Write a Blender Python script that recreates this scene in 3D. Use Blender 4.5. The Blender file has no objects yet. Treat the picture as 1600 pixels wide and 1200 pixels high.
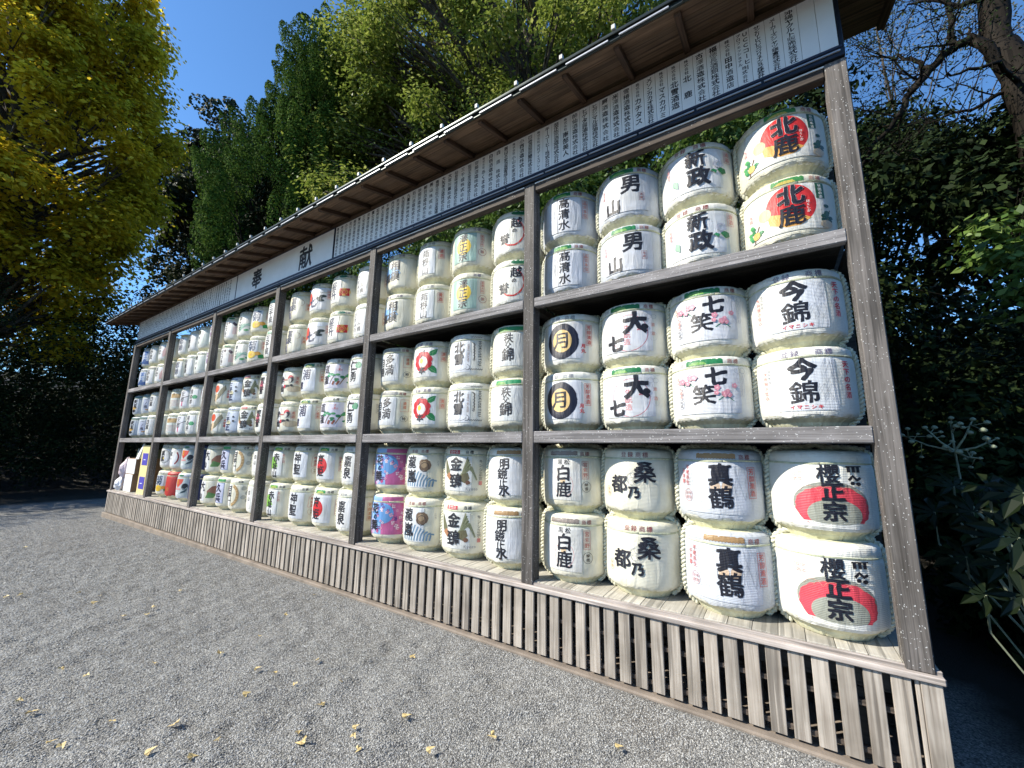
import bpy, bmesh, math, random
import numpy as np
from mathutils import Vector, Matrix
random.seed(7); RNG = np.random.default_rng(11)
PI = math.pi; R = math.radians
SC = bpy.context.scene
COL = SC.collection

# ------------------------------------------------------------------ camera, sky, sun, exposure
CAM = Vector((-0.50923383, -3.22699525, 1.38680468))
YAW, PITCH, ROLL, FPX = R(33.21803272), R(9.45604715), R(0.77352945), 621.989
def cam_axes():
    cy, sy, cp, sp = math.cos(YAW), math.sin(YAW), math.cos(PITCH), math.sin(PITCH)
    f = Vector((-sy*cp, cy*cp, sp)); r = Vector((cy, sy, 0)); u = r.cross(f)
    c, s = math.cos(ROLL), math.sin(ROLL)
    return c*r + s*u, -s*r + c*u, f
_r, _u, _f = cam_axes()
cd = bpy.data.cameras.new('camera'); cam = bpy.data.objects.new('camera', cd); COL.objects.link(cam)
cam.matrix_world = Matrix(((_r.x, _u.x, -_f.x, CAM.x), (_r.y, _u.y, -_f.y, CAM.y), (_r.z, _u.z, -_f.z, CAM.z), (0, 0, 0, 1)))
cd.sensor_width = 36; cd.lens = FPX/1600*36; cd.clip_start = 0.05; cd.clip_end = 600
SC.camera = cam

SUN_ELEV, SUN_AZ = R(38), R(45)                # azimuth measured from -Y towards -X
SUN_DIR = Vector((-math.sin(SUN_AZ)*math.cos(SUN_ELEV), -math.cos(SUN_AZ)*math.cos(SUN_ELEV), math.sin(SUN_ELEV)))
w = bpy.data.worlds.new('World'); SC.world = w; w.use_nodes = True
nt = w.node_tree; bg = nt.nodes['Background']
sky = nt.nodes.new('ShaderNodeTexSky'); sky.sky_type = 'NISHITA'; sky.sun_disc = False
sky.sun_elevation = SUN_ELEV
sky.sun_rotation = math.atan2(SUN_DIR.x, SUN_DIR.y)
sky.altitude = 100; sky.air_density = 1.0; sky.dust_density = 0.2; sky.ozone_density = 4.0
tint = nt.nodes.new('ShaderNodeMix'); tint.data_type = 'RGBA'; tint.blend_type = 'MULTIPLY'; tint.inputs['Factor'].default_value = 1
tint.inputs['B'].default_value = (0.66, 0.92, 1.08, 1)
nt.links.new(sky.outputs[0], tint.inputs['A']); nt.links.new(tint.outputs['Result'], bg.inputs[0]); bg.inputs[1].default_value = 0.13
sd = bpy.data.lights.new('sun', 'SUN'); sd.energy = 4.6; sd.angle = R(0.5); sd.color = (1.0, 0.935, 0.81)
so = bpy.data.objects.new('sun', sd); COL.objects.link(so); so.location = (-20, -20, 25)
so.rotation_euler = (-SUN_DIR).to_track_quat('-Z', 'Y').to_euler()
vs = SC.view_settings
vs.view_transform = 'Standard'; vs.look = 'None'; vs.gamma = 1; vs.use_curve_mapping = False; vs.exposure = 0.74
SC.render.engine = 'CYCLES'
SC.cycles.max_bounces = 5; SC.cycles.diffuse_bounces = 3; SC.cycles.glossy_bounces = 2
SC.cycles.transmission_bounces = 3; SC.cycles.transparent_max_bounces = 4
SC.cycles.use_adaptive_sampling = True; SC.cycles.adaptive_threshold = 0.015

# ------------------------------------------------------------------ materials
def new_mat(name):
    m = bpy.data.materials.new(name); m.use_nodes = True
    return m, m.node_tree.nodes, m.node_tree.links, m.node_tree.nodes['Principled BSDF']
def ramp(ns, stops):
    r = ns.new('ShaderNodeValToRGB'); e = r.color_ramp.elements
    while len(e) < len(stops): e.new(0.5)
    for i, (p, c) in enumerate(stops):
        e[i].position = p; e[i].color = (*c, 1) if len(c) == 3 else c
    return r
def mixc(ns, ls, a, b, fac, mode='MIX'):
    m = ns.new('ShaderNodeMix'); m.data_type = 'RGBA'; m.blend_type = mode
    for sock, v in ((m.inputs['Factor'], fac), (m.inputs['A'], a), (m.inputs['B'], b)):
        if hasattr(v, 'links'): ls.new(v, sock)
        elif isinstance(v, (int, float)): sock.default_value = v
        else: sock.default_value = (*v, 1)
    return m.outputs['Result']
def math_n(ns, ls, op, a, b=None, clamp=False):
    m = ns.new('ShaderNodeMath'); m.operation = op; m.use_clamp = clamp
    for i, v in enumerate((a, b)):
        if v is None: continue
        if hasattr(v, 'links'): ls.new(v, m.inputs[i])
        else: m.inputs[i].default_value = v
    return m.outputs[0]
def wood(name, dark, light, axis='Z', speck=0.0, rough=0.75, grain=1.0, bump=0.25, stain=None, tint=0.22, spec=0.4):
    """weathered wood: grain stretched along an axis, cracks, piece to piece tint, pale specks"""
    m, ns, ls, b = new_mat(name)
    tc = ns.new('ShaderNodeTexCoord'); oi = ns.new('ShaderNodeObjectInfo')
    off = ns.new('ShaderNodeVectorMath'); off.operation = 'ADD'
    cx = ns.new('ShaderNodeCombineXYZ'); rr = math_n(ns, ls, 'MULTIPLY', oi.outputs['Random'], 37.0)
    for k in range(3): ls.new(rr, cx.inputs[k])
    ls.new(tc.outputs['Object'], off.inputs[0]); ls.new(cx.outputs[0], off.inputs[1])
    mp = ns.new('ShaderNodeMapping'); ls.new(off.outputs[0], mp.inputs['Vector'])
    s = {'X': (1.5, 45, 45), 'Y': (45, 1.5, 45), 'Z': (45, 45, 1.5)}[axis]
    mp.inputs['Scale'].default_value = [v*grain for v in s]
    n1 = ns.new('ShaderNodeTexNoise'); n1.inputs['Scale'].default_value = 1.6; n1.inputs['Detail'].default_value = 6; n1.inputs['Distortion'].default_value = 0.6
    ls.new(mp.outputs[0], n1.inputs['Vector'])
    n2 = ns.new('ShaderNodeTexNoise'); n2.inputs['Scale'].default_value = 3.0; n2.inputs['Detail'].default_value = 4
    ls.new(off.outputs[0], n2.inputs['Vector'])
    r1 = ramp(ns, [(0.3, dark), (0.72, light)]); ls.new(n1.outputs['Fac'], r1.inputs[0])
    r2 = ramp(ns, [(0.3, (0.62, 0.6, 0.57)), (0.7, (1.12, 1.1, 1.08))]); ls.new(n2.outputs['Fac'], r2.inputs[0])
    c = mixc(ns, ls, r1.outputs[0], r2.outputs[0], 1.0, 'MULTIPLY')
    rt = ramp(ns, [(0, (1-tint,)*3), (1, (1+tint, 1+tint*0.95, 1+tint*0.9))]); ls.new(oi.outputs['Random'], rt.inputs[0])
    c = mixc(ns, ls, c, rt.outputs[0], 1.0, 'MULTIPLY')
    # fine dark cracks along the grain
    mp2 = ns.new('ShaderNodeMapping'); ls.new(off.outputs[0], mp2.inputs['Vector'])
    mp2.inputs['Scale'].default_value = {'X': (0.7, 30, 30), 'Y': (30, 0.7, 30), 'Z': (30, 30, 0.7)}[axis]
    n3 = ns.new('ShaderNodeTexNoise'); n3.inputs['Scale'].default_value = 1.0; n3.inputs['Detail'].default_value = 2
    ls.new(mp2.outputs[0], n3.inputs['Vector'])
    rc = ramp(ns, [(0.40, (1, 1, 1)), (0.43, (0, 0, 0))]); ls.new(n3.outputs['Fac'], rc.inputs[0])
    rc2 = math_n(ns, ls, 'MULTIPLY', rc.outputs[0], 0.55)
    c = mixc(ns, ls, c, tuple(v*0.35 for v in dark), rc2)
    if speck > 0:
        nd = ns.new('ShaderNodeTexNoise'); nd.inputs['Scale'].default_value = 40; ls.new(off.outputs[0], nd.inputs['Vector'])
        mv = ns.new('ShaderNodeMapping'); ls.new(off.outputs[0], mv.inputs['Vector'])
        mv.inputs['Scale'].default_value = {'X': (0.45, 1, 1), 'Y': (1, 0.45, 1), 'Z': (1, 1, 0.6)}[axis]
        ad = ns.new('ShaderNodeVectorMath'); ad.operation = 'MULTIPLY_ADD'
        ls.new(nd.outputs['Color'], ad.inputs[0]); ad.inputs[1].default_value = (0.02,)*3; ls.new(mv.outputs[0], ad.inputs[2])
        vo = ns.new('ShaderNodeTexVoronoi'); vo.inputs['Scale'].default_value = 95; ls.new(ad.outputs[0], vo.inputs['Vector'])
        a = math_n(ns, ls, 'LESS_THAN', vo.outputs['Distance'], 0.20)
        sep = ns.new('ShaderNodeSeparateColor'); ls.new(vo.outputs['Color'], sep.inputs[0])
        bq = math_n(ns, ls, 'LESS_THAN', sep.outputs[0], speck)
        mk = ns.new('ShaderNodeTexNoise'); mk.inputs['Scale'].default_value = 5; mk.inputs['Detail'].default_value = 3; ls.new(off.outputs[0], mk.inputs['Vector']); bq = math_n(ns, ls, 'LESS_THAN', sep.outputs[0], math_n(ns, ls, 'MULTIPLY', mk.outputs['Fac'], speck*1.7))
        f = math_n(ns, ls, 'MULTIPLY', a, bq); f = math_n(ns, ls, 'MULTIPLY', f, 0.7)
        c = mixc(ns, ls, c, (0.72, 0.73, 0.72), f)
    if stain:
        nst = ns.new('ShaderNodeTexNoise'); nst.inputs['Scale'].default_value = 1.3; nst.inputs['Detail'].default_value = 5
        ls.new(off.outputs[0], nst.inputs['Vector'])
        rs = ramp(ns, [(0.52, (0, 0, 0)), (0.7, (0.6, 0.6, 0.6))]); ls.new(nst.outputs['Fac'], rs.inputs[0])
        c = mixc(ns, ls, c, stain, rs.outputs[0])
    ls.new(c, b.inputs['Base Color']); b.inputs['Roughness'].default_value = rough; b.inputs['Specular IOR Level'].default_value = spec
    bp = ns.new('ShaderNodeBump'); bp.inputs['Strength'].default_value = bump; bp.inputs['Distance'].default_value = 0.004
    hh = math_n(ns, ls, 'SUBTRACT', n1.outputs['Fac'], rc2)
    ls.new(hh, bp.inputs['Height']); ls.new(bp.outputs[0], b.inputs['Normal'])
    return m
def plain(name, col, rough=0.6, metal=0.0, noise=0.0, nscale=8, bump=0.0, bscale=60, attr=None):
    m, ns, ls, b = new_mat(name)
    b.inputs['Roughness'].default_value = rough; b.inputs['Metallic'].default_value = metal
    tc = ns.new('ShaderNodeTexCoord')
    c = None
    if attr:
        a = ns.new('ShaderNodeAttribute'); a.attribute_name = attr; c = a.outputs['Color']
    if noise > 0:
        n = ns.new('ShaderNodeTexNoise'); n.inputs['Scale'].default_value = nscale; n.inputs['Detail'].default_value = 5
        ls.new(tc.outputs['Object'], n.inputs['Vector'])
        r = ramp(ns, [(0.3, (1-noise,)*3), (0.7, (1+noise*0.5,)*3)]); ls.new(n.outputs['Fac'], r.inputs[0])
        c = mixc(ns, ls, c if c is not None else col, r.outputs[0], 1.0, 'MULTIPLY')
    if c is not None: ls.new(c, b.inputs['Base Color'])
    else: b.inputs['Base Color'].default_value = (*col, 1)
    if bump > 0:
        n2 = ns.new('ShaderNodeTexNoise'); n2.inputs['Scale'].default_value = bscale; n2.inputs['Detail'].default_value = 4
        ls.new(tc.outputs['Object'], n2.inputs['Vector'])
        bp = ns.new('ShaderNodeBump'); bp.inputs['Strength'].default_value = bump; bp.inputs['Distance'].default_value = 0.005
        ls.new(n2.outputs['Fac'], bp.inputs['Height']); ls.new(bp.outputs[0], b.inputs['Normal'])
    return m
def mat_sheet(name, col, attr=None):
    """printed sheet wrapped over straw matting: fine horizontal ribs, creases, a little grime"""
    m, ns, ls, b = new_mat(name); b.inputs['Roughness'].default_value = 0.42
    tc = ns.new('ShaderNodeTexCoord'); oi = ns.new('ShaderNodeObjectInfo')
    sx = ns.new('ShaderNodeSeparateXYZ'); ls.new(tc.outputs['Object'], sx.inputs[0])
    nz = ns.new('ShaderNodeTexNoise'); nz.inputs['Scale'].default_value = 6; nz.inputs['Detail'].default_value = 4
    cx = ns.new('ShaderNodeCombineXYZ'); rr = math_n(ns, ls, 'MULTIPLY', oi.outputs['Random'], 19.0); ls.new(rr, cx.inputs[0])
    of = ns.new('ShaderNodeVectorMath'); of.operation = 'ADD'; ls.new(tc.outputs['Object'], of.inputs[0]); ls.new(cx.outputs[0], of.inputs[1])
    ls.new(of.outputs[0], nz.inputs['Vector'])
    wz = math_n(ns, ls, 'MULTIPLY', nz.outputs['Fac'], 0.006); zz = math_n(ns, ls, 'ADD', sx.outputs[2], wz)
    ph = math_n(ns, ls, 'MULTIPLY', zz, 2*PI/0.0105); sn = math_n(ns, ls, 'SINE', ph)
    # tall creases
    mp = ns.new('ShaderNodeMapping'); mp.inputs['Scale'].default_value = (9, 9, 2.0); ls.new(of.outputs[0], mp.inputs['Vector'])
    cr = ns.new('ShaderNodeTexNoise'); cr.inputs['Scale'].default_value = 1.6; cr.inputs['Detail'].default_value = 3; cr.inputs['Distortion'].default_value = 0.7
    ls.new(mp.outputs[0], cr.inputs['Vector'])
    h1 = math_n(ns, ls, 'MULTIPLY', sn, 0.16); h2 = math_n(ns, ls, 'MULTIPLY', cr.outputs['Fac'], 3.6); hh = math_n(ns, ls, 'ADD', h1, h2)
    bp = ns.new('ShaderNodeBump'); bp.inputs['Strength'].default_value = 0.55; bp.inputs['Distance'].default_value = 0.006
    ls.new(hh, bp.inputs['Height']); ls.new(bp.outputs[0], b.inputs['Normal'])
    if attr:
        a = ns.new('ShaderNodeAttribute'); a.attribute_name = attr; c = a.outputs['Color']
    else: c = col
    r = ramp(ns, [(0.32, (0.86, 0.85, 0.80)), (0.6, (1.0, 1.0, 1.0))]); ls.new(nz.outputs['Fac'], r.inputs[0])
    c = mixc(ns, ls, c, r.outputs[0], 1.0, 'MULTIPLY')
    rib = math_n(ns, ls, 'MULTIPLY', sn, 0.035); rib = math_n(ns, ls, 'ADD', rib, 0.965)
    cc = ns.new('ShaderNodeCombineXYZ')
    for k in range(3): ls.new(rib, cc.inputs[k])
    c = mixc(ns, ls, c, cc.outputs[0], 1.0, 'MULTIPLY')
    ls.new(c, b.inputs['Base Color'])
    return m
def leaf_mat(name, stops, rough=0.45, trans=0.35, spec=0.5):
    m, ns, ls, b = new_mat(name)
    g = ns.new('ShaderNodeNewGeometry'); r = ramp(ns, stops); ls.new(g.outputs['Random Per Island'], r.inputs[0])
    tc = ns.new('ShaderNodeTexCoord'); n = ns.new('ShaderNodeTexNoise'); n.inputs['Scale'].default_value = 0.45; n.inputs['Detail'].default_value = 3
    ls.new(tc.outputs['Object'], n.inputs['Vector'])
    rn = ramp(ns, [(0.35, (0.72, 0.76, 0.7)), (0.65, (1.2, 1.15, 1.05))]); ls.new(n.outputs['Fac'], rn.inputs[0])
    c = mixc(ns, ls, r.outputs[0], rn.outputs[0], 1.0, 'MULTIPLY')
    ls.new(c, b.inputs['Base Color']); b.inputs['Roughness'].default_value = rough; b.inputs['Specular IOR Level'].default_value = spec
    t = ns.new('ShaderNodeBsdfTranslucent'); ls.new(c, t.inputs['Color'])
    mx = ns.new('ShaderNodeMixShader'); mx.inputs[0].default_value = trans
    ls.new(b.outputs[0], mx.inputs[1]); ls.new(t.outputs[0], mx.inputs[2]); ls.new(mx.outputs[0], ns['Material Output'].inputs['Surface'])
    return m

M = {}
M['post'] = wood('weathered_post_wood', (0.075, 0.068, 0.063), (0.215, 0.20, 0.193), 'Z', speck=0.36, grain=0.8)
M['beam'] = wood('weathered_beam_wood', (0.15, 0.145, 0.15), (0.36, 0.35, 0.365), 'X', speck=0.5, grain=0.8)
M['slat'] = wood('silvered_slat_wood', (0.27, 0.235, 0.20), (0.50, 0.46, 0.41), 'Z', grain=0.9, tint=0.16)
M['sill'] = wood('silvered_sill_wood', (0.33, 0.29, 0.265), (0.56, 0.51, 0.48), 'X', grain=0.9, tint=0.08)
M['plank'] = wood('deck_plank_wood', (0.42, 0.40, 0.35), (0.58, 0.56, 0.50), 'Y', tint=0.14)
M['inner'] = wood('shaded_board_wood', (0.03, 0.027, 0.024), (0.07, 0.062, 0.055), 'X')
M['lintel'] = wood('brown_lintel_wood', (0.045, 0.034, 0.027), (0.12, 0.095, 0.078), 'X', speck=0.05)
M['roof_wood'] = wood('brown_soffit_wood', (0.12, 0.075, 0.045), (0.25, 0.165, 0.105), 'X')
M['rafter'] = wood('brown_rafter_wood', (0.06, 0.035, 0.022), (0.14, 0.085, 0.055), 'Y')
M['ledge'] = plain('dark_metal_flashing', (0.018, 0.022, 0.032), 0.35, 0.4, noise=0.2)
M['strip'] = plain('painted_glint_metal', (0.42, 0.45, 0.5), 0.45, 0.3, noise=0.15)  # pale tone paints reflected light on the drip edges
M['roof_metal'] = plain('dark_green_sheet_metal', (0.035, 0.045, 0.042), 0.35, 0.6, noise=0.3)
M['bracket'] = plain('pale_bracket_paint', (0.62, 0.60, 0.55), 0.5, noise=0.2, nscale=30)
M['concrete'] = plain('curb_concrete', (0.25, 0.205, 0.165), 0.9, noise=0.35, nscale=5, bump=0.6, bscale=50)
M['board'] = plain('white_painted_board', (0.87, 0.87, 0.85), 0.5, noise=0.08, nscale=3, bump=0.05)
M['navy'] = plain('navy_frame_paint', (0.015, 0.022, 0.05), 0.4)
M['ink'] = plain('black_ink', (0.012, 0.012, 0.016), 0.5)
M['print'] = mat_sheet('printed_ink', None, attr='Col')
M['wrap_white'] = mat_sheet('white_wrap_sheet', (0.83, 0.82, 0.76))
M['wrap_cream'] = mat_sheet('cream_wrap_sheet', (0.79, 0.76, 0.63))
M['wrap_grey'] = mat_sheet('silver_wrap_sheet', (0.58, 0.61, 0.66))
M['wrap_red'] = mat_sheet('red_wrap_sheet', (0.55, 0.04, 0.03))
M['wrap_navy'] = mat_sheet('navy_wrap_sheet', (0.02, 0.03, 0.12))
M['straw'] = plain('pale_straw', (0.68, 0.66, 0.46), 0.8, noise=0.25, nscale=14, bump=0.5, bscale=90)
M['fold'] = plain('folded_wrap_edge', (0.80, 0.78, 0.67), 0.7, noise=0.2, nscale=16, bump=0.3, bscale=40)
M['rope'] = plain('pale_straw_rope', (0.74, 0.72, 0.56), 0.85, noise=0.3, nscale=40, bump=0.6, bscale=220)
M['hoop'] = plain('thin_straw_cord', (0.60, 0.62, 0.44), 0.8, noise=0.25, nscale=40, bump=0.3, bscale=160)
M['bark'] = wood('tree_bark', (0.008, 0.0065, 0.005), (0.028, 0.023, 0.018), 'Z', grain=0.15, bump=0.9, spec=0.08)
M['bark_pale'] = wood('grey_tree_bark', (0.05, 0.043, 0.035), (0.15, 0.13, 0.105), 'Z', grain=0.15, bump=0.9, spec=0.08)

# ------------------------------------------------------------------ object helpers
def tag(o, label=None, cat=None, group=None, kind=None):
    if label: o['label'] = label
    if cat: o['category'] = cat
    if group: o['group'] = group
    if kind: o['kind'] = kind
    return o
def empty(name, loc, rz=0.0):
    o = bpy.data.objects.new(name, None); o.location = loc; o.rotation_euler = (0, 0, rz); o.empty_display_size = 0.2
    COL.objects.link(o); return o
def link(name, me, parent=None, loc=(0, 0, 0), rot=(0, 0, 0), world=True):
    """links a mesh; with world=True loc is in world space and the parent is an unrotated empty or object"""
    o = bpy.data.objects.new(name, me); COL.objects.link(o)
    if parent is not None:
        o.parent = parent
        if world:
            p, q = Vector((0, 0, 0)), parent
            while q is not None: p += Vector(q.location); q = q.parent
            loc = Vector(loc) - p
    o.location = loc; o.rotation_euler = rot
    return o
def mesh_from(name, verts, faces, mat, smooth=False, cols=None):
    me = bpy.data.meshes.new(name); me.from_pydata([tuple(v) for v in verts], [], faces)
    if mat is not None: me.materials.append(mat)
    if smooth: me.polygons.foreach_set('use_smooth', [True]*len(me.polygons))
    if cols is not None:
        a = me.color_attributes.new('Col', 'FLOAT_COLOR', 'POINT')
        a.data.foreach_set('color', np.asarray(cols, dtype=np.float32).ravel())
    me.update(); return me
_boxes = {}
def box_mesh(sx, sy, sz, mat, bev=0.004, warp=0):
    k = (round(sx, 4), round(sy, 4), round(sz, 4), mat.name, bev, warp)
    if k in _boxes: return _boxes[k]
    bm = bmesh.new(); bmesh.ops.create_cube(bm, size=1)
    bmesh.ops.scale(bm, vec=(sx, sy, sz), verts=bm.verts)
    if bev > 0: bmesh.ops.bevel(bm, geom=bm.edges[:], offset=min(bev, 0.3*min(sx, sy, sz)), segments=1, affect='EDGES')
    me = bpy.data.meshes.new('box'); bm.to_mesh(me); bm.free(); me.materials.append(mat); _boxes[k] = me
    return me
def box(name, parent, mat, x0, x1, y0, y1, z0, z1, bev=0.004, rot=(0, 0, 0)):
    return link(name, box_mesh(x1-x0, y1-y0, z1-z0, M[mat] if isinstance(mat, str) else mat, bev), parent,
                ((x0+x1)/2, (y0+y1)/2, (z0+z1)/2), rot)
def tube(pts, rad, n=6, cap=True):
    """verts and faces of a tube along points; rad may be a list"""
    pts = [Vector(p) for p in pts]; V = []; F = []
    rads = rad if hasattr(rad, '__len__') else [rad]*len(pts)
    up = Vector((0.13, 0.31, 0.94))
    for i, p in enumerate(pts):
        d = (pts[min(i+1, len(pts)-1)] - pts[max(i-1, 0)]).normalized()
        a = d.cross(up)
        if a.length < 0.05: a = d.cross(Vector((1, 0, 0)))
        a.normalize(); b = d.cross(a)
        for k in range(n):
            t = 2*PI*k/n; V.append(p + (a*math.cos(t) + b*math.sin(t))*rads[i])
    for i in range(len(pts)-1):
        for k in range(n):
            k2 = (k+1) % n; F.append((i*n+k, i*n+k2, (i+1)*n+k2, (i+1)*n+k))
    if cap:
        F.append(tuple(range(n))[::-1]); F.append(tuple((len(pts)-1)*n+k for k in range(n)))
    return V, F
def merge(parts):
    V, F = [], []
    for v, f in parts:
        o = len(V); V += list(v); F += [tuple(i+o for i in ff) for ff in f]
    return V, F

# ------------------------------------------------------------------ the setting
def gz(x): return -0.345 + (0.0085*(x+4) if x < -4 else 0.0)
def ground_mesh():
    xs = np.concatenate([np.linspace(-200, -34, 12), np.arange(-32, -12, 0.5), np.arange(-12, -8, 0.08), np.arange(-8, 1, 0.035), np.arange(1.05, 4, 0.1), np.arange(4.5, 14, 0.6), np.linspace(16, 200, 12)])
    ys = np.concatenate([np.linspace(-150, -12, 10), np.arange(-11, -4.2, 0.5), np.arange(-4, 0.1, 0.035), np.arange(0.2, 12, 0.5), np.linspace(13, 250, 14)])
    X, Y = np.meshgrid(xs, ys)
    def n2(x, y, s, seed):
        r = np.random.default_rng(seed); z = np.zeros_like(x)
        for _ in range(7):
            a = r.uniform(0, 2*PI); k = s*r.uniform(0.6, 1.6); z += np.sin((x*np.cos(a)+y*np.sin(a))*k + r.uniform(0, 6.28) + 0.8*np.sin(y*k*0.7+r.uniform(0, 6)))
        return z/7
    Z = np.where(X < -4, -0.345+0.0085*(np.maximum(X, -40)+4), -0.345)
    near = np.clip((-Y-0.02)/0.35, 0, 1)
    Z = Z + near*(n2(X, Y, 1.3, 3)*0.016 + n2(X, Y*1.8, 6.0, 4)*0.018 + n2(X, Y*1.6, 14, 5)*0.020 + n2(X, Y*1.3, 31, 6)*0.011 + n2(X, Y*1.2, 62, 7)*0.005)
    # land rises behind the trees
    rise = np.clip((Y-9)/30, 0, 1)*9 + np.clip((-X-27)/30, 0, 1)*9 + np.clip((X-7)/30, 0, 1)*9
    Z = Z + rise
    V = np.stack([X.ravel(), Y.ravel(), Z.ravel()], 1); nx = len(xs); ny = len(ys)
    i = np.arange(nx*ny).reshape(ny, nx)
    F = np.stack([i[:-1, :-1].ravel(), i[:-1, 1:].ravel(), i[1:, 1:].ravel(), i[1:, :-1].ravel()], 1)
    me = bpy.data.meshes.new('gravel_ground'); me.from_pydata(V.tolist(), [], F.tolist())
    me.polygons.foreach_set('use_smooth', [True]*len(me.polygons)); return me
m, ns, ls, b = new_mat('grey_gravel')
tc = ns.new('ShaderNodeTexCoord')
wv = ns.new('ShaderNodeTexNoise'); wv.inputs['Scale'].default_value = 55; wv.inputs['Detail'].default_value = 1
ls.new(tc.outputs['Object'], wv.inputs['Vector'])
ma = ns.new('ShaderNodeVectorMath'); ma.operation = 'MULTIPLY_ADD'; ls.new(wv.outputs['Color'], ma.inputs[0]); ma.inputs[1].default_value = (0.012,)*3; ls.new(tc.outputs['Object'], ma.inputs[2])
v1 = ns.new('ShaderNodeTexVoronoi'); v1.inputs['Scale'].default_value = 95; ls.new(ma.outputs[0], v1.inputs['Vector'])
v2 = ns.new('ShaderNodeTexVoronoi'); v2.inputs['Scale'].default_value = 210; ls.new(ma.outputs[0], v2.inputs['Vector'])
s1 = ns.new('ShaderNodeSeparateColor'); ls.new(v1.outputs['Color'], s1.inputs[0])
rs = ramp(ns, [(0.0, (0.21, 0.205, 0.2)), (0.45, (0.34, 0.335, 0.315)), (0.85, (0.43, 0.425, 0.405)), (1.0, (0.55, 0.54, 0.51))]); ls.new(s1.outputs[0], rs.inputs[0])
rd = ramp(ns, [(0.0, (1.08, 1.08, 1.08)), (0.55, (0.85, 0.85, 0.85)), (0.95, (0.3, 0.3, 0.3))]); d95 = math_n(ns, ls, 'MULTIPLY', v1.outputs['Distance'], 1.15); ls.new(d95, rd.inputs[0])
c = mixc(ns, ls, rs.outputs[0], rd.outputs[0], 1.0, 'MULTIPLY')
ln = ns.new('ShaderNodeTexNoise'); ln.inputs['Scale'].default_value = 1.1; ln.inputs['Detail'].default_value = 6; ls.new(tc.outputs['Object'], ln.inputs['Vector'])
rl = ramp(ns, [(0.3, (0.78, 0.77, 0.75)), (0.7, (1.12, 1.12, 1.12))]); ls.new(ln.outputs['Fac'], rl.inputs[0])
c = mixc(ns, ls, c, rl.outputs[0], 1.0, 'MULTIPLY')
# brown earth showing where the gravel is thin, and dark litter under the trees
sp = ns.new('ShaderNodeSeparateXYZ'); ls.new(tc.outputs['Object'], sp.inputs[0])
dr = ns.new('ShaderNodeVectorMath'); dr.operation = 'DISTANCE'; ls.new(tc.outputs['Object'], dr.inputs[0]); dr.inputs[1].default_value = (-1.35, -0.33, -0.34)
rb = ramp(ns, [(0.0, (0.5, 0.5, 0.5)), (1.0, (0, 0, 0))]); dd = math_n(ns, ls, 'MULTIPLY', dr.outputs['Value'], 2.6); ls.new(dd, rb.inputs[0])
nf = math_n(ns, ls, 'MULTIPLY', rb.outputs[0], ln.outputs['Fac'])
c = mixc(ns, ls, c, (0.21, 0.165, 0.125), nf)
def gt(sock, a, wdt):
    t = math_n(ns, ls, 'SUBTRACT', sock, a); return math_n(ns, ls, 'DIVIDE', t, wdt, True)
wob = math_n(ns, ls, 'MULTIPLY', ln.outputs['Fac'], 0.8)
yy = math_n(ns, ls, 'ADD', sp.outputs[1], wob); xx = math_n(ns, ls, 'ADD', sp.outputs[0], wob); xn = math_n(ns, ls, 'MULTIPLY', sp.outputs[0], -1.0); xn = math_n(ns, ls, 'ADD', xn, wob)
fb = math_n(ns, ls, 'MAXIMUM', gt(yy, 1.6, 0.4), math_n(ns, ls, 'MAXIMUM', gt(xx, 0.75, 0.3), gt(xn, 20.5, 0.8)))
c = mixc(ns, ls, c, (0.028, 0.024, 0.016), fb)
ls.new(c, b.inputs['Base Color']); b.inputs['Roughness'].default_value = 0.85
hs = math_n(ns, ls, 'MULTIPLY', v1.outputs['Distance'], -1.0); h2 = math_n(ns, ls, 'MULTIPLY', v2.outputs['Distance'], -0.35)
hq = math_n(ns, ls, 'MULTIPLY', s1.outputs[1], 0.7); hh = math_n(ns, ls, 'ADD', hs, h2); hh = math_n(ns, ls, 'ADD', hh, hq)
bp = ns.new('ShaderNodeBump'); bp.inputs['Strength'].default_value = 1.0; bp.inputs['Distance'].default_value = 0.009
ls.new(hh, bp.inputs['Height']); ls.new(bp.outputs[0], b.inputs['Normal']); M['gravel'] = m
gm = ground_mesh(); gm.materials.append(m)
tag(link('gravel_ground', gm), kind='structure')

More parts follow.
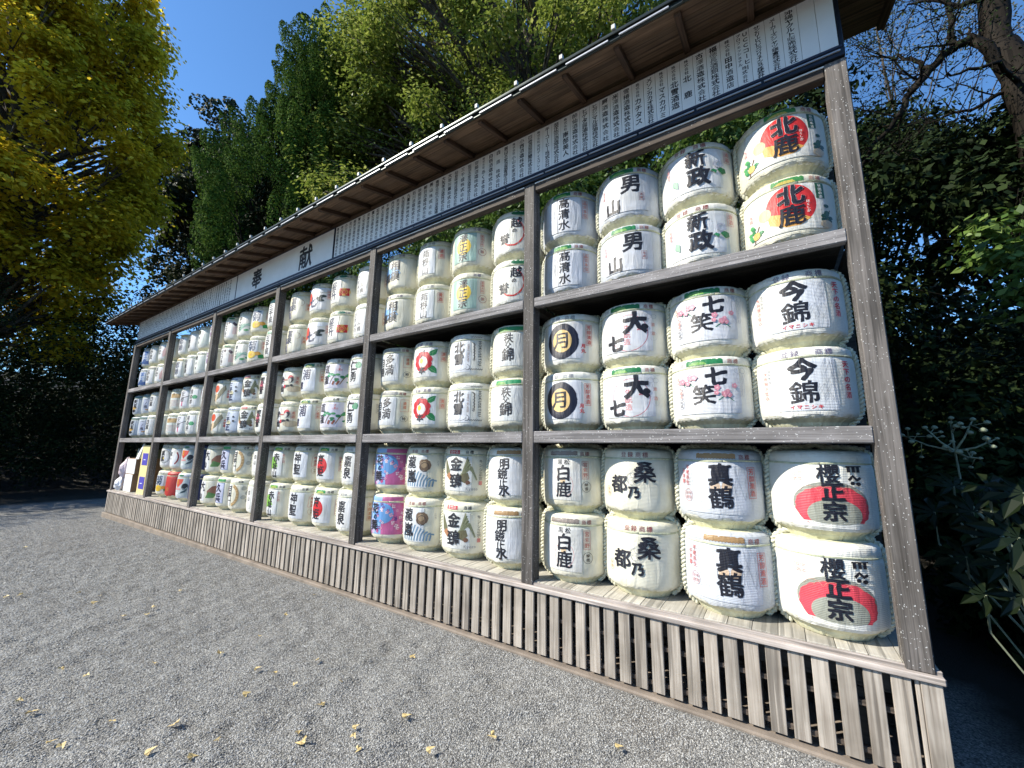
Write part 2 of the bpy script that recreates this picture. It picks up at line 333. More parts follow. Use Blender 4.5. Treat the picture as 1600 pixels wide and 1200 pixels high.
# loose gravel: real stones over the near ground, scattered by geometry nodes
def gravel_stones():
    def stone(seed):
        r = random.Random(seed); bm = bmesh.new(); bmesh.ops.create_icosphere(bm, subdivisions=1, radius=1)
        for v in bm.verts: v.co = Vector((v.co.x*r.uniform(.7, 1.25), v.co.y*r.uniform(.7, 1.2), v.co.z*r.uniform(.45, .8)))*r.uniform(.85, 1.1)
        me = bpy.data.meshes.new('gravel_stone'); bm.to_mesh(me); bm.free(); me.materials.append(mg); return me
    mg, ns, ls, b = new_mat('gravel_stone'); b.inputs['Roughness'].default_value = 0.85
    oi = ns.new('ShaderNodeObjectInfo')
    r = ramp(ns, [(0.0, (0.12, 0.117, 0.113)), (0.4, (0.32, 0.315, 0.30)), (0.85, (0.42, 0.415, 0.395)), (1.0, (0.56, 0.55, 0.52))]); ls.new(oi.outputs['Random'], r.inputs[0]); ls.new(r.outputs[0], b.inputs['Base Color'])
    # scatter points: a wedge of ground in front of the camera
    n = 640000
    d = 1.2 + RNG.random(n)**0.8*15.5; a = R(33.2) + np.radians(RNG.uniform(-47, 54, n))
    x = CAM.x - d*np.sin(a); y = CAM.y + d*np.cos(a)
    keep = (y < -0.075) & (x < 0.6); x, y, d = x[keep], y[keep], d[keep]
    from mathutils.bvhtree import BVHTree
    gm_v = np.empty(len(gm.vertices)*3); gm.vertices.foreach_get('co', gm_v)
    xs = np.unique(np.round(gm_v[0::3], 5)); ys = np.unique(np.round(gm_v[1::3], 5)); Z = gm_v[2::3].reshape(len(ys), len(xs))
    ix = np.clip(np.searchsorted(xs, x)-1, 0, len(xs)-2); iy = np.clip(np.searchsorted(ys, y)-1, 0, len(ys)-2)
    fx = (x-xs[ix])/(xs[ix+1]-xs[ix]); fy = (y-ys[iy])/(ys[iy+1]-ys[iy])
    z = (Z[iy, ix]*(1-fx)+Z[iy, ix+1]*fx)*(1-fy) + (Z[iy+1, ix]*(1-fx)+Z[iy+1, ix+1]*fx)*fy
    me = bpy.data.meshes.new('gravel_points'); me.vertices.add(len(x))
    me.vertices.foreach_set('co', np.stack([x, y, z+0.0005], 1).ravel())
    s = (0.0034+0.0030*RNG.random(len(x))**2)*(0.85+0.09*np.minimum(d, 9))
    at = me.attributes.new('ssize', 'FLOAT', 'POINT'); at.data.foreach_set('value', s.astype(np.float32))
    o = link('loose_gravel', me); tag(o, kind='stuff')
    col = bpy.data.collections.new('gravel_stone_kinds')
    for k in range(5):
        so_ = bpy.data.objects.new('gravel_stone', stone(k)); col.objects.link(so_)
    ng = bpy.data.node_groups.new('scatter_gravel', 'GeometryNodeTree')
    ng.interface.new_socket('Geometry', in_out='INPUT', socket_type='NodeSocketGeometry'); ng.interface.new_socket('Geometry', in_out='OUTPUT', socket_type='NodeSocketGeometry')
    N, L = ng.nodes, ng.links; gi = N.new('NodeGroupInput'); go = N.new('NodeGroupOutput')
    ci = N.new('GeometryNodeCollectionInfo'); ci.inputs['Collection'].default_value = col; ci.inputs['Separate Children'].default_value = True; ci.inputs['Reset Children'].default_value = True
    ip = N.new('GeometryNodeInstanceOnPoints'); ip.inputs['Pick Instance'].default_value = True
    rv = N.new('FunctionNodeRandomValue'); rv.data_type = 'FLOAT_VECTOR'; rv.inputs['Max'].default_value = (0.5, 0.5, 6.283)
    e2r = N.new('FunctionNodeEulerToRotation')
    na = N.new('GeometryNodeInputNamedAttribute'); na.data_type = 'FLOAT'; na.inputs['Name'].default_value = 'ssize'
    L.new(gi.outputs[0], ip.inputs['Points']); L.new(ci.outputs[0], ip.inputs['Instance'])
    L.new(rv.outputs['Value'], e2r.inputs[0]); L.new(e2r.outputs[0], ip.inputs['Rotation']); L.new(na.outputs[0], ip.inputs['Scale'])
    L.new(ip.outputs[0], go.inputs[0])
    md = o.modifiers.new('scatter', 'NODES'); md.node_group = ng
gravel_stones()

# ------------------------------------------------------------------ the display rack
XL = [-15.092, -12.529, -10.038, -7.529, -5.006, -2.5, 0.0]; PW = 0.122
ZN, ZF = 0.225, 0.25                       # nosing and floor levels
S2B, S2T, S1B, S1T, ZT = 1.458, 1.564, 2.775, 2.870, 4.130
X0, X1 = XL[0], XL[-1]+PW
rack = tag(empty('display_rack', (-7.5, 0.45, -0.35)), 'long grey timber rack on gravel holding rows of stacked sake barrels', 'display rack')
tag(box('concrete_curb', None, 'concrete', X0-0.12, X1+0.08, -0.045, 1.15, -0.62, -0.324, 0.01), 'long brown concrete curb under the timber rack', 'curb')
pm_cache = {}
for i, x in enumerate(XL):
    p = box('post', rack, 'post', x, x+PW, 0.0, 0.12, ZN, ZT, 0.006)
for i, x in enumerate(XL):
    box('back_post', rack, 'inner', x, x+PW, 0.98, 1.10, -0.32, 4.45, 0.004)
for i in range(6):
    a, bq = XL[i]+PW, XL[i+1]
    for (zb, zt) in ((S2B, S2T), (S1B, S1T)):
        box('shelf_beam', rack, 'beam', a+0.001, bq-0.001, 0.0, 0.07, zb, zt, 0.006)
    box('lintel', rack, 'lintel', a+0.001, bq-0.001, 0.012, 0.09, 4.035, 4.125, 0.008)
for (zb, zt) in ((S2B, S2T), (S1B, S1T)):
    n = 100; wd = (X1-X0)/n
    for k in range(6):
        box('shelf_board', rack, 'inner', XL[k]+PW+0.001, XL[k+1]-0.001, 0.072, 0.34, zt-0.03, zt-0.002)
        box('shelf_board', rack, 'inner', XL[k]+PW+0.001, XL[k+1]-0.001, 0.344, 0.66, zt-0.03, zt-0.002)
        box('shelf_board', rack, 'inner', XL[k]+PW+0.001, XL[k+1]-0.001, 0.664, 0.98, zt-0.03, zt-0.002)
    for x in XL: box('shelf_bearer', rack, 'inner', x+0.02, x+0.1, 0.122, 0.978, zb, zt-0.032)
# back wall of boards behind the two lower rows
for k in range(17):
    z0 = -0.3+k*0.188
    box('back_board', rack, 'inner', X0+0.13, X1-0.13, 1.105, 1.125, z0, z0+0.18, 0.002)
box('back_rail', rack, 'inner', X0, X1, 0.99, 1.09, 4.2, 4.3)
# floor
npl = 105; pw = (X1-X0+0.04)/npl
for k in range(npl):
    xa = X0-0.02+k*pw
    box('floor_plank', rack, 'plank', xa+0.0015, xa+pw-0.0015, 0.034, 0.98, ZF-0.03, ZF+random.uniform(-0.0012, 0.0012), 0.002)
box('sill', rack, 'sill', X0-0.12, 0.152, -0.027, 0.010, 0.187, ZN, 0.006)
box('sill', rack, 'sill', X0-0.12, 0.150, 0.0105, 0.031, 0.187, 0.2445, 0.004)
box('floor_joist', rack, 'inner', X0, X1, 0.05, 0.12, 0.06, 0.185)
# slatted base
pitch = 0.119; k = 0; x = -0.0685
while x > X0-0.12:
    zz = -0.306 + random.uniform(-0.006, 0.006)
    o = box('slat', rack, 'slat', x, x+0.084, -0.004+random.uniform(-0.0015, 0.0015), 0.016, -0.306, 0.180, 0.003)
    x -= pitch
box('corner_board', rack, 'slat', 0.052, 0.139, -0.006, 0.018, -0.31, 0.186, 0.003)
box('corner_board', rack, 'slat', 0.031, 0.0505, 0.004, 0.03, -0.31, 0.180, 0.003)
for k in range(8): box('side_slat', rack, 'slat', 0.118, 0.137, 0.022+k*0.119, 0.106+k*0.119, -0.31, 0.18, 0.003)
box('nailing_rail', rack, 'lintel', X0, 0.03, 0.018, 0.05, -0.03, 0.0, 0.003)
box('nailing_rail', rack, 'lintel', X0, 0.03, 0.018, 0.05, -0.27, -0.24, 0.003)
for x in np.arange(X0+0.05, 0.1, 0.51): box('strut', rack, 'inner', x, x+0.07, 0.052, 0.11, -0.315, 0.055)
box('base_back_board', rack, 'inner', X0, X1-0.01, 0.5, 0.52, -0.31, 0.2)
# beam over the posts with its dark flashing and pale strips imitating the light caught along it
box('head_beam', rack, 'ledge', X0-0.004, X1-0.004, -0.018, 0.11, 4.133, 4.196, 0.003)
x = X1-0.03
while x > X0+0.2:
    box('drip_glint', rack, 'strip', x-0.45, x, -0.030, -0.019, 4.166, 4.176, 0.001); x -= 0.47
for i in range(6):
    box('lintel_sunlit_edge', rack, 'board', XL[i]+PW+0.002, XL[i+1]-0.002, 0.002, 0.011, 4.112, 4.122, 0.001)  # thin white strip painting the sunlit step along the lintel top
# wall above
box('wall_plate', rack, 'roof_wood', X0, X1, 0.005, 0.10, 4.715, 4.80, 0.004)
for k in range(3):
    box('gable_board', rack, 'roof_wood', X0+0.005, X1-0.005, 0.03, 0.055, 4.2+k*0.172, 4.2+k*0.172+0.168, 0.002)

# ------------------------------------------------------------------ roof (one slope, rising to the back)
YE, ZE, YR, SL = -0.50, 4.665, 0.93, 0.27          # eave edge underside, rear edge, slope
GX0, GX1 = -15.62, 0.55
roof = tag(empty('rack_roof', (-7.5, 0.2, 4.8)), 'brown timber roof with dark metal eave over the barrel rack', 'roof')
ang = math.atan(SL)
def slope_box(name, mat, x0, x1, s0, s1, h0, h1, bev=0.003):
    """box laid on the slope: s along the slope from the eave, h above the soffit plane"""
    L = (s1-s0)/math.cos(ang); me = box_mesh(x1-x0, L, h1-h0, M[mat], bev)
    ym = YE+(s0+s1)/2; zm = ZE+SL*(s0+s1)/2; hm = (h0+h1)/2
    return link(name, me, roof, ((x0+x1)/2, ym-math.sin(ang)*hm, zm+math.cos(ang)*hm), (ang, 0, 0))
nb = 9; dp = YR-YE
for k in range(nb):
    a = 0.012+dp*k/nb; slope_box('soffit_board', 'roof_wood', GX0, GX1, a, 0.012+dp*(k+1)/nb-0.004, 0.028, 0.046, 0.002)
x = -1.34+0.47*4
raf = []
while x > GX0+0.05: raf.append(x); x -= 0.47
for x in raf: slope_box('rafter', 'rafter', x-0.024, x+0.024, 0.03, dp-0.03, -0.032, 0.026, 0.004)
slope_box('eave_batten', 'roof_wood', GX0, GX1, 0.0, 0.045, 0.0, 0.027)
slope_box('roof_sheet', 'roof_metal', GX0-0.01, GX1+0.01, -0.03, dp+0.02, 0.050, 0.062, 0.002)
box('fascia', roof, 'roof_metal', GX0-0.005, GX1+0.005, YE-0.022, YE-0.004, ZE+0.006, ZE+0.098, 0.003)
box('barge_board', roof, 'rafter', GX0-0.02, GX0-0.001, YE, YE+0.02, ZE, ZE+0.05)
slope_box('barge_board', 'rafter', GX1+0.001, GX1+0.02, 0.0, dp, -0.03, 0.049)
slope_box('barge_board', 'rafter', GX0-0.02, GX0-0.001, 0.0, dp, -0.03, 0.049)
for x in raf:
    box('drip_glint', roof, 'strip', x-0.425, x-0.045, YE-0.034, YE-0.023, ZE+0.016, ZE+0.030, 0.001)  # pale segments stand in for the sky's reflection along the eave lip
    o = box('snow_bracket', roof, 'bracket', x-0.016, x+0.016, YE-0.035, YE-0.005, ZE+0.104, ZE+0.15, 0.003)

# ------------------------------------------------------------------ glyphs
_gl = {}
def glyph(ch, bold=0.0, res=8, rough=0.0, seed=0):
    """flat mesh of one character in an em box centred on 0, cut by a grid so it can be bent round a barrel"""
    key = (ch, round(bold, 3), res, rough > 0, seed)
    if key in _gl: return _gl[key]
    c = bpy.data.curves.new('g', 'FONT'); c.body = ch; c.resolution_u = 2
    o = bpy.data.objects.new('g', c); COL.objects.link(o)
    def fill(off):
        c.offset = off; bpy.context.view_layer.update()
        q = bpy.data.meshes.new_from_object(o.evaluated_get(bpy.context.evaluated_depsgraph_get())); return q, sum(p.area for p in q.polygons)
    # thickening an outline too far breaks its filling: step back until the area grows as it should
    me, a0 = fill(0.0); got = 0.0
    bold = min(bold, max(0.020, 0.020+(75-len(me.vertices))/75*0.045))
    if bold > 0 and len(me.polygons):
        _, a1 = fill(0.004); gr = (a1-a0)/0.004
        for tr in (bold, bold*0.7, 0.016, 0.010, 0.006):
            if tr > bold: continue
            m2, a2 = fill(tr)
            if abs(a2-(a0+gr*tr*0.97)) < 0.035*gr*tr+0.0025: me = m2; got = tr; break
    bm = bmesh.new(); bm.from_mesh(me); bpy.data.objects.remove(o)
    latin = ord(ch) < 0x2000
    if bm.verts:
        xs = [v.co.x for v in bm.verts]; cx = (min(xs)+max(xs))/2 if latin else 0.5
        wdt = max(xs)-min(xs)
        for v in bm.verts: v.co.x -= cx; v.co.y -= 0.36
        bmesh.ops.remove_doubles(bm, verts=bm.verts, dist=0.0008)
        if res > 0:
            for ax in (0, 1):
                for k in range(1, res):
                    co = Vector((0, 0, 0)); co[ax] = -0.5+k/res; no = Vector((0, 0, 0)); no[ax] = 1
                    bmesh.ops.bisect_plane(bm, geom=bm.verts[:]+bm.edges[:]+bm.faces[:], plane_co=co, plane_no=no)
    else: wdt = 0.3
    V = np.array([v.co[:2] for v in bm.verts]).reshape(-1, 2); bm.verts.index_update()
    F = [[v.index for v in f.verts] for f in bm.faces]; bm.free()
    if rough > 0 and len(V):      # brush character: swell, slant and ragged edges
        s = seed*1.7+ord(ch)*0.37
        dx = np.sin(V[:, 1]*9+s)*0.016+np.sin(V[:, 0]*21+V[:, 1]*13+s*2)*0.012+np.sin(V[:, 0]*47-V[:, 1]*39+s)*0.006
        dy = np.sin(V[:, 0]*8+s*1.3)*0.018+np.sin(V[:, 1]*23-V[:, 0]*11+s)*0.012+np.sin(V[:, 1]*51+V[:, 0]*33+s*3)*0.007
        V = V+np.stack([dx, dy+V[:, 0]*0.05], 1)*rough
    _gl[key] = (V, F, wdt, max(0.0, bold-got)); return _gl[key]

class Flat:
    """collects flat coloured shapes in (s, z) for wrapping on a surface; later shapes lie on top"""
    def __init__(s): s.V = []; s.F = []; s.C = []; s.L = []; s.lay = 0
    def add(s, V, F, col):
        o = len(s.V); s.V += [tuple(v) for v in V]; s.F += [[i+o for i in f] for f in F]
        s.C += [(*col, 1)]*len(V); s.L += [s.lay]*len(V)
    def poly(s, pts, col, cell=0.022):
        bm = bmesh.new(); f = bm.faces.new([bm.verts.new((p[0], p[1], 0)) for p in pts]); bmesh.ops.triangulate(bm, faces=[f])
        for ax in (0, 1):
            lo = min(p[ax] for p in pts); hi = max(p[ax] for p in pts); n = int((hi-lo)/cell)+1
            for k in range(1, n):
                co = Vector((0, 0, 0)); co[ax] = lo+(hi-lo)*k/n; no = Vector((0, 0, 0)); no[ax] = 1
                bmesh.ops.bisect_plane(bm, geom=bm.verts[:]+bm.edges[:]+bm.faces[:], plane_co=co, plane_no=no)
        bm.verts.index_update()
        s.add([v.co[:2] for v in bm.verts], [[v.index for v in f.verts] for f in bm.faces], col); bm.free(); s.lay += 1
    def rect(s, x, z, w, h, col): s.poly([(x-w/2, z-h/2), (x+w/2, z-h/2), (x+w/2, z+h/2), (x-w/2, z+h/2)], col)
    def frame(s, x, z, w, h, lw, col):
        l = s.lay
        for (a, b_, c_, d) in ((x, z+h/2-lw/2, w, lw), (x, z-h/2+lw/2, w, lw), (x-w/2+lw/2, z, lw, h-2*lw), (x+w/2-lw/2, z, lw, h-2*lw)):
            s.lay = l; s.rect(a, b_, c_, d, col)
    def disc(s, x, z, rx, rz, col, n=22, wob=0.0, seed=0, a0=0.0):
        r = random.Random(seed); s.poly([(x+rx*math.cos(a0+2*PI*k/n)*(1+r.uniform(-wob, wob)), z+rz*math.sin(a0+2*PI*k/n)*(1+r.uniform(-wob, wob))) for k in range(n)], col)
    def ring(s, x, z, rx, rz, lw, col, a0=0, a1=360, wob=0.0, seed=0):
        n = max(6, int(abs(a1-a0)/10)); r = random.Random(seed); V = []; F = []
        for k in range(n+1):
            t = R(a0+(a1-a0)*k/n); q = 1+r.uniform(-wob, wob); l2 = lw*(1+r.uniform(-wob*4, wob*4))
            m = int(lw/0.016)+1
            for j in range(m+1): o_ = l2*(j/m-0.5); V.append((x+(rx+o_)*math.cos(t)*q, z+(rz+o_)*math.sin(t)*q))
        for k in range(n):
            for j in range(m): a_ = k*(m+1)+j; F.append([a_, a_+1, a_+m+2, a_+m+1])
        s.add(V, F, col); s.lay += 1
    def line(s, pts, lw, col):
        V = []; F = []; q = [pts[0]]
        for a, b_ in zip(pts, pts[1:]):
            m = int(math.hypot(b_[0]-a[0], b_[1]-a[1])/0.018)+1
            q += [(a[0]+(b_[0]-a[0])*j/m, a[1]+(b_[1]-a[1])*j/m) for j in range(1, m+1)]
        pts = q
        for i, p in enumerate(pts):
            a = pts[max(i-1, 0)]; b_ = pts[min(i+1, len(pts)-1)]; dx, dz = b_[0]-a[0], b_[1]-a[1]; q = math.hypot(dx, dz) or 1
            V += [(p[0]-dz/q*lw/2, p[1]+dx/q*lw/2), (p[0]+dz/q*lw/2, p[1]-dx/q*lw/2)]
        for k in range(len(pts)-1): F.append([2*k+1, 2*k+3, 2*k+2, 2*k])
        s.add(V, F, col); s.lay += 1
    def ch(s, c_, x, z, size, col, bold=0.01, sx=1.0, rough=0.0, res=None, seed=0, rot=0):
        res = res if res is not None else (8 if size > 0.06 else (3 if size > 0.03 else 0))
        V, F, wdt, rest = glyph(c_, bold, res, rough, seed)
        if not len(V): return wdt
        ca, sa = math.cos(rot), math.sin(rot)
        if rest > 0.004 and size > 0.06:        # the rest of the stroke weight: copies set a hair apart
            l0 = s.lay
            for k, (dx, dz) in enumerate(((rest, rest*.6), (-rest, -rest*.6), (rest*.6, -rest), (-rest*.6, rest))):
                s.lay = l0+0.25*(k+1); U = V+np.array([dx, dz])
                s.add(np.stack([x+size*(U[:, 0]*sx*ca-U[:, 1]*sa), z+size*(U[:, 0]*sx*sa+U[:, 1]*ca)], 1).tolist(), F, col)
            s.lay = l0
        W = np.stack([x+size*(V[:, 0]*sx*ca-V[:, 1]*sa), z+size*(V[:, 0]*sx*sa+V[:, 1]*ca)], 1)
        s.add(W.tolist(), F, col); return wdt
    def vert(s, text, x, ztop, size, col, bold=0.01, pitch=1.08, sx=1.0, rough=0.0):
        for i, c_ in enumerate(text):
            if c_ == 'ー':
                s.ch(c_, x, ztop-size*(0.5+i*pitch), size, col, bold, sx, rough, rot=-PI/2)
            else: s.ch(c_, x, ztop-size*(0.5+i*pitch), size, col, bold, sx, rough)
        s.lay += 2
    def horiz(s, text, x, z, size, col, bold=0.01, gap=1.05, rough=0.0):
        ws = [(glyph(c_, bold, 0)[2]+0.12 if ord(c_) < 0x2000 else gap)*size for c_ in text]; t = x-sum(ws)/2
        for c_, w_ in zip(text, ws): s.ch(c_, t+w_/2, z, size, col, bold, 1.0, rough); t += w_
        s.lay += 2
    def rot90(s, text, x, ztop, size, col, bold=0.01):
        """latin lettering running down"""
        t = ztop
        for c_ in text:
            w_ = glyph(c_, bold, 0)[2]; s.ch(c_, x, t-w_*size/2, size, col, bold, 1.0, 0, rot=-PI/2); t -= (w_+0.16)*size
        s.lay += 1
    def mesh(s, name, fn, mat):
        V = [fn(p[0], p[1], l) for p, l in zip(s.V, s.L)]
        return mesh_from(name, V, [f for f in s.F if len(set(f)) > 2], mat, cols=s.C)

# ------------------------------------------------------------------ sign boards with the donors' names
NAMES = ['沖縄ヤクルト販売株式会社', 'メーカーズシャツ鎌倉株式会社', 'サントリービバレッジソリューション株式会社', 'プロフェッショナルUCCコーヒー株式会社', '株式会社田中酒造店', '福徳長酒類株式会社', '古澤酒造株式会社',
 '株式会社　北　鹿', '株式会社北雪酒造', '株式会社マスカガミ', 'メゾンカカオ株式会社', '株式会社カチタス', '雪椿酒造株式会社', '米澤酒造株式会社', '原酒造株式会社', 'ヒガシマル醤油株式会社', 'ヒゲタ醤油株式会社',
 '酔仙酒造株式会社', '株式会社　南部美人', '菊正宗酒造株式会社', 'キーコーヒー株式会社', '株式会社荒村ディスプレイ', '四谷酒類期間株式会社', '小西酒造株式会社', '株式会社小山本家酒造', '男山本家酒造有限会社',
 '白　鷹　株式会社', '白鶴酒造株式会社', '株式会社あくま食品', '齋藤酒造株式会社', '飯沼本家酒造株式会社', '三千盛株式会社', '仙台味噌醤油株式会社', '大塚製菓株式会社', '大矢孝酒造株式会社', '有限会社小澤酒造場',
 '男山株式会社', '朝日酒造株式会社', '秋田醸造株式会社', '石川酒造株式会社', '九重味醂株式会社', '久保田酒造株式会社', '熊澤酒造株式会社', '丹沢酒造株式会社', '千歳酒造株式会社', '井上酒造株式会社', '石井醸造株式会社',
 '富士酒造株式会社', '河津酒造株式会社', '三宅酒造株式会社', '青梅酒造株式会社', '桜井酒造株式会社', '北川酒造株式会社', '小川酒造株式会社', '大内酒造株式会社', '高橋酒造株式会社']
def sign_fn(y):
    return lambda s_, z, l: (s_, y-0.0006-0.0003*(l % 2), z)
def name_sign(xr, n, names, label, bold0=0.012):
    t = tag(empty('donor_sign', (xr-n*0.051, -0.012, 4.46)), label, 'signboard', 'white sign boards along the top of the rack')
    for k in range(n):
        xa = xr-(k+1)*0.1026
        box('name_board', t, 'board', xa+0.0010, xa+0.1016, -0.016, -0.004, 4.222, 4.706, 0.0012)
    fl = Flat(); K = (0.012, 0.012, 0.02)
    for k, nm in enumerate(names):
        if k+2 >= n: break
        xc = xr-(k+2.5)*0.1026; L = len(nm); lt = nm
        if 'UCC' in nm:
            fl.vert('プロフェッショナル', xc-0.024, 4.69, 0.031, K, 0.03); fl.vert('UCCコーヒー', xc+0.022, 4.69, 0.047, K, 0.035); fl.vert('株式会社', xc, 4.385, 0.036, K, 0.03); continue
        if nm == '株式会社田中酒造店':
            fl.vert('株式会社', xc, 4.69, 0.036, K, 0.02); fl.vert('田中酒造店', xc, 4.53, 0.054, K, 0.035); continue
        if nm.startswith('株式会社') and L > 6 and k > 4:
            fl.vert('株式会社', xc, 4.69, 0.034, K, 0.02); r_ = nm[4:].replace('　', ''); sz = min(0.066, 0.31/len(r_)/1.05); fl.vert(r_, xc, 4.535, sz, K, 0.02, pitch=0.305/len(r_)/sz if len(r_) < 4 else 1.05, rough=0.5); continue
        sz = min(0.05, 0.46/L/1.0); fl.vert(nm, xc, 4.69, max(sz, 0.033)*1.08, K, 0.03, pitch=(0.462/L)/(max(sz, 0.033)*1.08), sx=1.3 if sz < 0.042 else 1.1, rough=0.4)
    me = fl.mesh('lettering', sign_fn(-0.016), M['ink']); link('lettering', me, t, (0, 0, 0))
    a, b_ = xr-n*0.1026-0.001, xr+0.001
    box('frame', t, 'navy', a-0.02, b_+0.012, -0.020, -0.002, 4.199, 4.2195, 0.002)
    box('frame', t, 'lintel', a-0.02, b_+0.012, -0.020, -0.002, 4.708, 4.722, 0.002)
    return t
name_sign(0.090, 58, NAMES, 'long white sign of handwritten company names on the right of the rack')
box('end_trim', rack, 'ledge', 0.093, 0.118, -0.014, 0.03, 4.2, 4.72, 0.003)
random.seed(3); left = [n_ for n_ in NAMES if 'UCC' not in n_ and '田中' not in n_]; random.shuffle(left)
name_sign(-9.115, 56, left+left[:4], 'white sign of small handwritten names at the left end of the rack')
t = tag(empty('dedication_sign', (-7.49, -0.012, 4.46)), 'wide white sign with two large black characters in the middle', 'signboard', 'white sign boards along the top of the rack')
box('sign_board', t, 'board', -9.075, -5.905, -0.016, -0.004, 4.222, 4.706, 0.002)
for (a, b_, c_, d) in ((-9.098, -5.882, 4.199, 4.2195), (-9.098, -5.882, 4.708, 4.722), (-9.098, -9.077, 4.22, 4.7075), (-5.903, -5.882, 4.22, 4.7075)):
    box('frame', t, 'navy', a, b_, -0.0205, -0.003, c_, d, 0.002)
fl = Flat(); fl.ch('奉', -8.27, 4.445, 0.40, (0.01,)*3, 0.03, 0.95, 0.5, 10); fl.ch('献', -6.655, 4.44, 0.42, (0.01,)*3, 0.025, 0.95, 0.5, 10)
link('lettering', fl.mesh('lettering', sign_fn(-0.016), M['ink']), t, (0, 0, 0))

# ------------------------------------------------------------------ sake barrels
PROF = [(0.0, 0.212), (0.012, 0.222), (0.045, 0.242), (0.058, 0.262), (0.070, 0.282), (0.090, 0.294), (0.16, 0.299), (0.27, 0.300), (0.38, 0.299), (0.46, 0.296), (0.492, 0.292),
        (0.50, 0.291), (0.53, 0.290), (0.556, 0.285), (0.570, 0.270), (0.578, 0.238), (0.580, 0.10), (0.581, 0.0)]
def rad(z): return float(np.interp(z, [p[0] for p in PROF], [p[1] for p in PROF]))
def lathe(zs, n, fn, cap=False):
    V = [fn(z, 2*PI*k/n) for z in zs for k in range(n)]; F = []
    for i in range(len(zs)-1):
        for k in range(n): F.append((i*n+k, i*n+(k+1) % n, (i+1)*n+(k+1) % n, (i+1)*n+k))
    if cap: F.append(tuple(range(n))[::-1])
    return V, F
def pleat(th, z):
    """the sheet is folded into about fourteen flat facets where it is tucked under"""
    n = 14; a = (th*n/(2*PI)) % 1.0; f = (1-math.cos(PI/n))*0.9
    k = max(0.0, min(1.0, (0.125-z)/0.06))
    return 1-k*f*(1-abs(2*a-1)**2) - k*0.028*(a < 0.06)
def bump_r(th, z): return 1+0.0035*math.sin(3*th+z*9)+0.003*math.sin(7*th-z*14)
NB = 72
zs = [0.080, 0.092, 0.105, 0.13, 0.16, 0.21, 0.27, 0.33, 0.38, 0.42, 0.46, 0.485, 0.492, 0.498, 0.506, 0.53, 0.553, 0.568, 0.577]
def fw(z, th):
    r = rad(z)*pleat(th, z)*bump_r(th, z)
    if 0.488 < z < 0.503: r -= 0.004
    zz = z + (0.006*math.sin(7*th+1)+0.004*math.sin(17*th) if z < 0.085 else 0)
    if z > 0.55: r *= 1+0.008*math.sin(26*th)
    return (r*math.sin(th), -r*math.cos(th), zz)
Vw, Fw = lathe(zs, NB, fw)
def wrap_mesh(mat): return mesh_from('wrap', Vw, Fw, M[mat], smooth=True)
WRAPS = {k: wrap_mesh('wrap_'+k) for k in ('white', 'cream', 'grey', 'red', 'navy')}
zf = [0.045, 0.056, 0.068, 0.082, 0.092]
def ff(z, th):
    n = 14; a = (th*n/(2*PI)) % 1.0
    r = rad(z)*pleat(th, min(z, 0.1))*1.0-0.002
    zz = z + (0.012*math.sin(PI*a) if z < 0.06 else 0)
    return (r*math.sin(th), -r*math.cos(th), zz)
V1, F1 = lathe(zf, 84, ff); FOLD = mesh_from('fold', V1, F1, M['fold'])
def fs(z, th):
    r = rad(z)-0.006+0.0022*math.sin(31*th)+0.0015*math.sin(53*th); return (r*math.sin(th), -r*math.cos(th), z)
V1, F1 = lathe([0.0, 0.006, 0.02, 0.04, 0.06, 0.075], 96, fs, cap=True); FOOT = mesh_from('straw_foot', V1, F1, M['straw'])
def ftp(z, th):
    r = {0: 0.243, 1: 0.225, 2: 0.15, 3: 0.06, 4: 0.004}[z]; zz = {0: 0.572, 1: 0.579+0.004*math.sin(24*th), 2: 0.583+0.003*math.sin(15*th), 3: 0.588, 4: 0.59}[z]
    return (r*math.sin(th), -r*math.cos(th), zz)
V1, F1 = lathe([0, 1, 2, 3, 4], 48, ftp); TOP = mesh_from('top_matting', V1, F1, M['straw'], smooth=True)
def rope(path, r, pitch_, strands=2, seg=0.012, sides=6):
    P = [Vector(p) for p in path]; L = [0]
    for i in range(1, len(P)): L.append(L[-1]+(P[i]-P[i-1]).length)
    n = int(L[-1]/seg); out = []
    pts = []
    for k in range(n+1):
        d = L[-1]*k/n; i = min(int(np.searchsorted(L, d, 'right'))-1, len(P)-2); t = (d-L[i])/(L[i+1]-L[i]); pts.append(P[i].lerp(P[i+1], t))
    for s in range(strands):
        q = []
        for k, p in enumerate(pts):
            dd = (pts[min(k+1, n)]-pts[max(k-1, 0)]).normalized(); a = dd.cross(Vector((0.2, 0.9, 0.1)) if abs(dd.y) < 0.9 else Vector((1, 0, 0))).normalized(); b_ = dd.cross(a)
            ph = 2*PI*(L[-1]*k/n/pitch_ + s/strands); q.append(p+(a*math.cos(ph)+b_*math.sin(ph))*r*0.5)
        out.append(tube(q, r*0.60, sides))
    return merge(out)
path = [(0, -0.03, 0.603), (0, -0.12, 0.604), (0, -0.2, 0.600), (0, -0.245, 0.592), (0, -0.272, 0.576), (0, -0.288, 0.555), (0, -0.300, 0.52)] + \
       [(0, -(rad(z)+0.010), z) for z in (0.46, 0.36, 0.26, 0.18, 0.12)] + [(0, -0.290, 0.085), (0, -0.266, 0.05), (0, -0.240, 0.025), (0, -0.225, 0.012)]
V1, F1 = rope(path, 0.0205, 0.062); ROPE = mesh_from('side_rope', V1, F1, M['rope'], smooth=True)
hp = [((rad(0.495)+0.002+0.0015*math.sin(5*t))*math.sin(t), -(rad(0.495)+0.002+0.0015*math.sin(5*t))*math.cos(t), 0.495+0.003*math.sin(2*t)+0.002*math.sin(5*t)) for t in np.linspace(0, 2*PI, 73)]
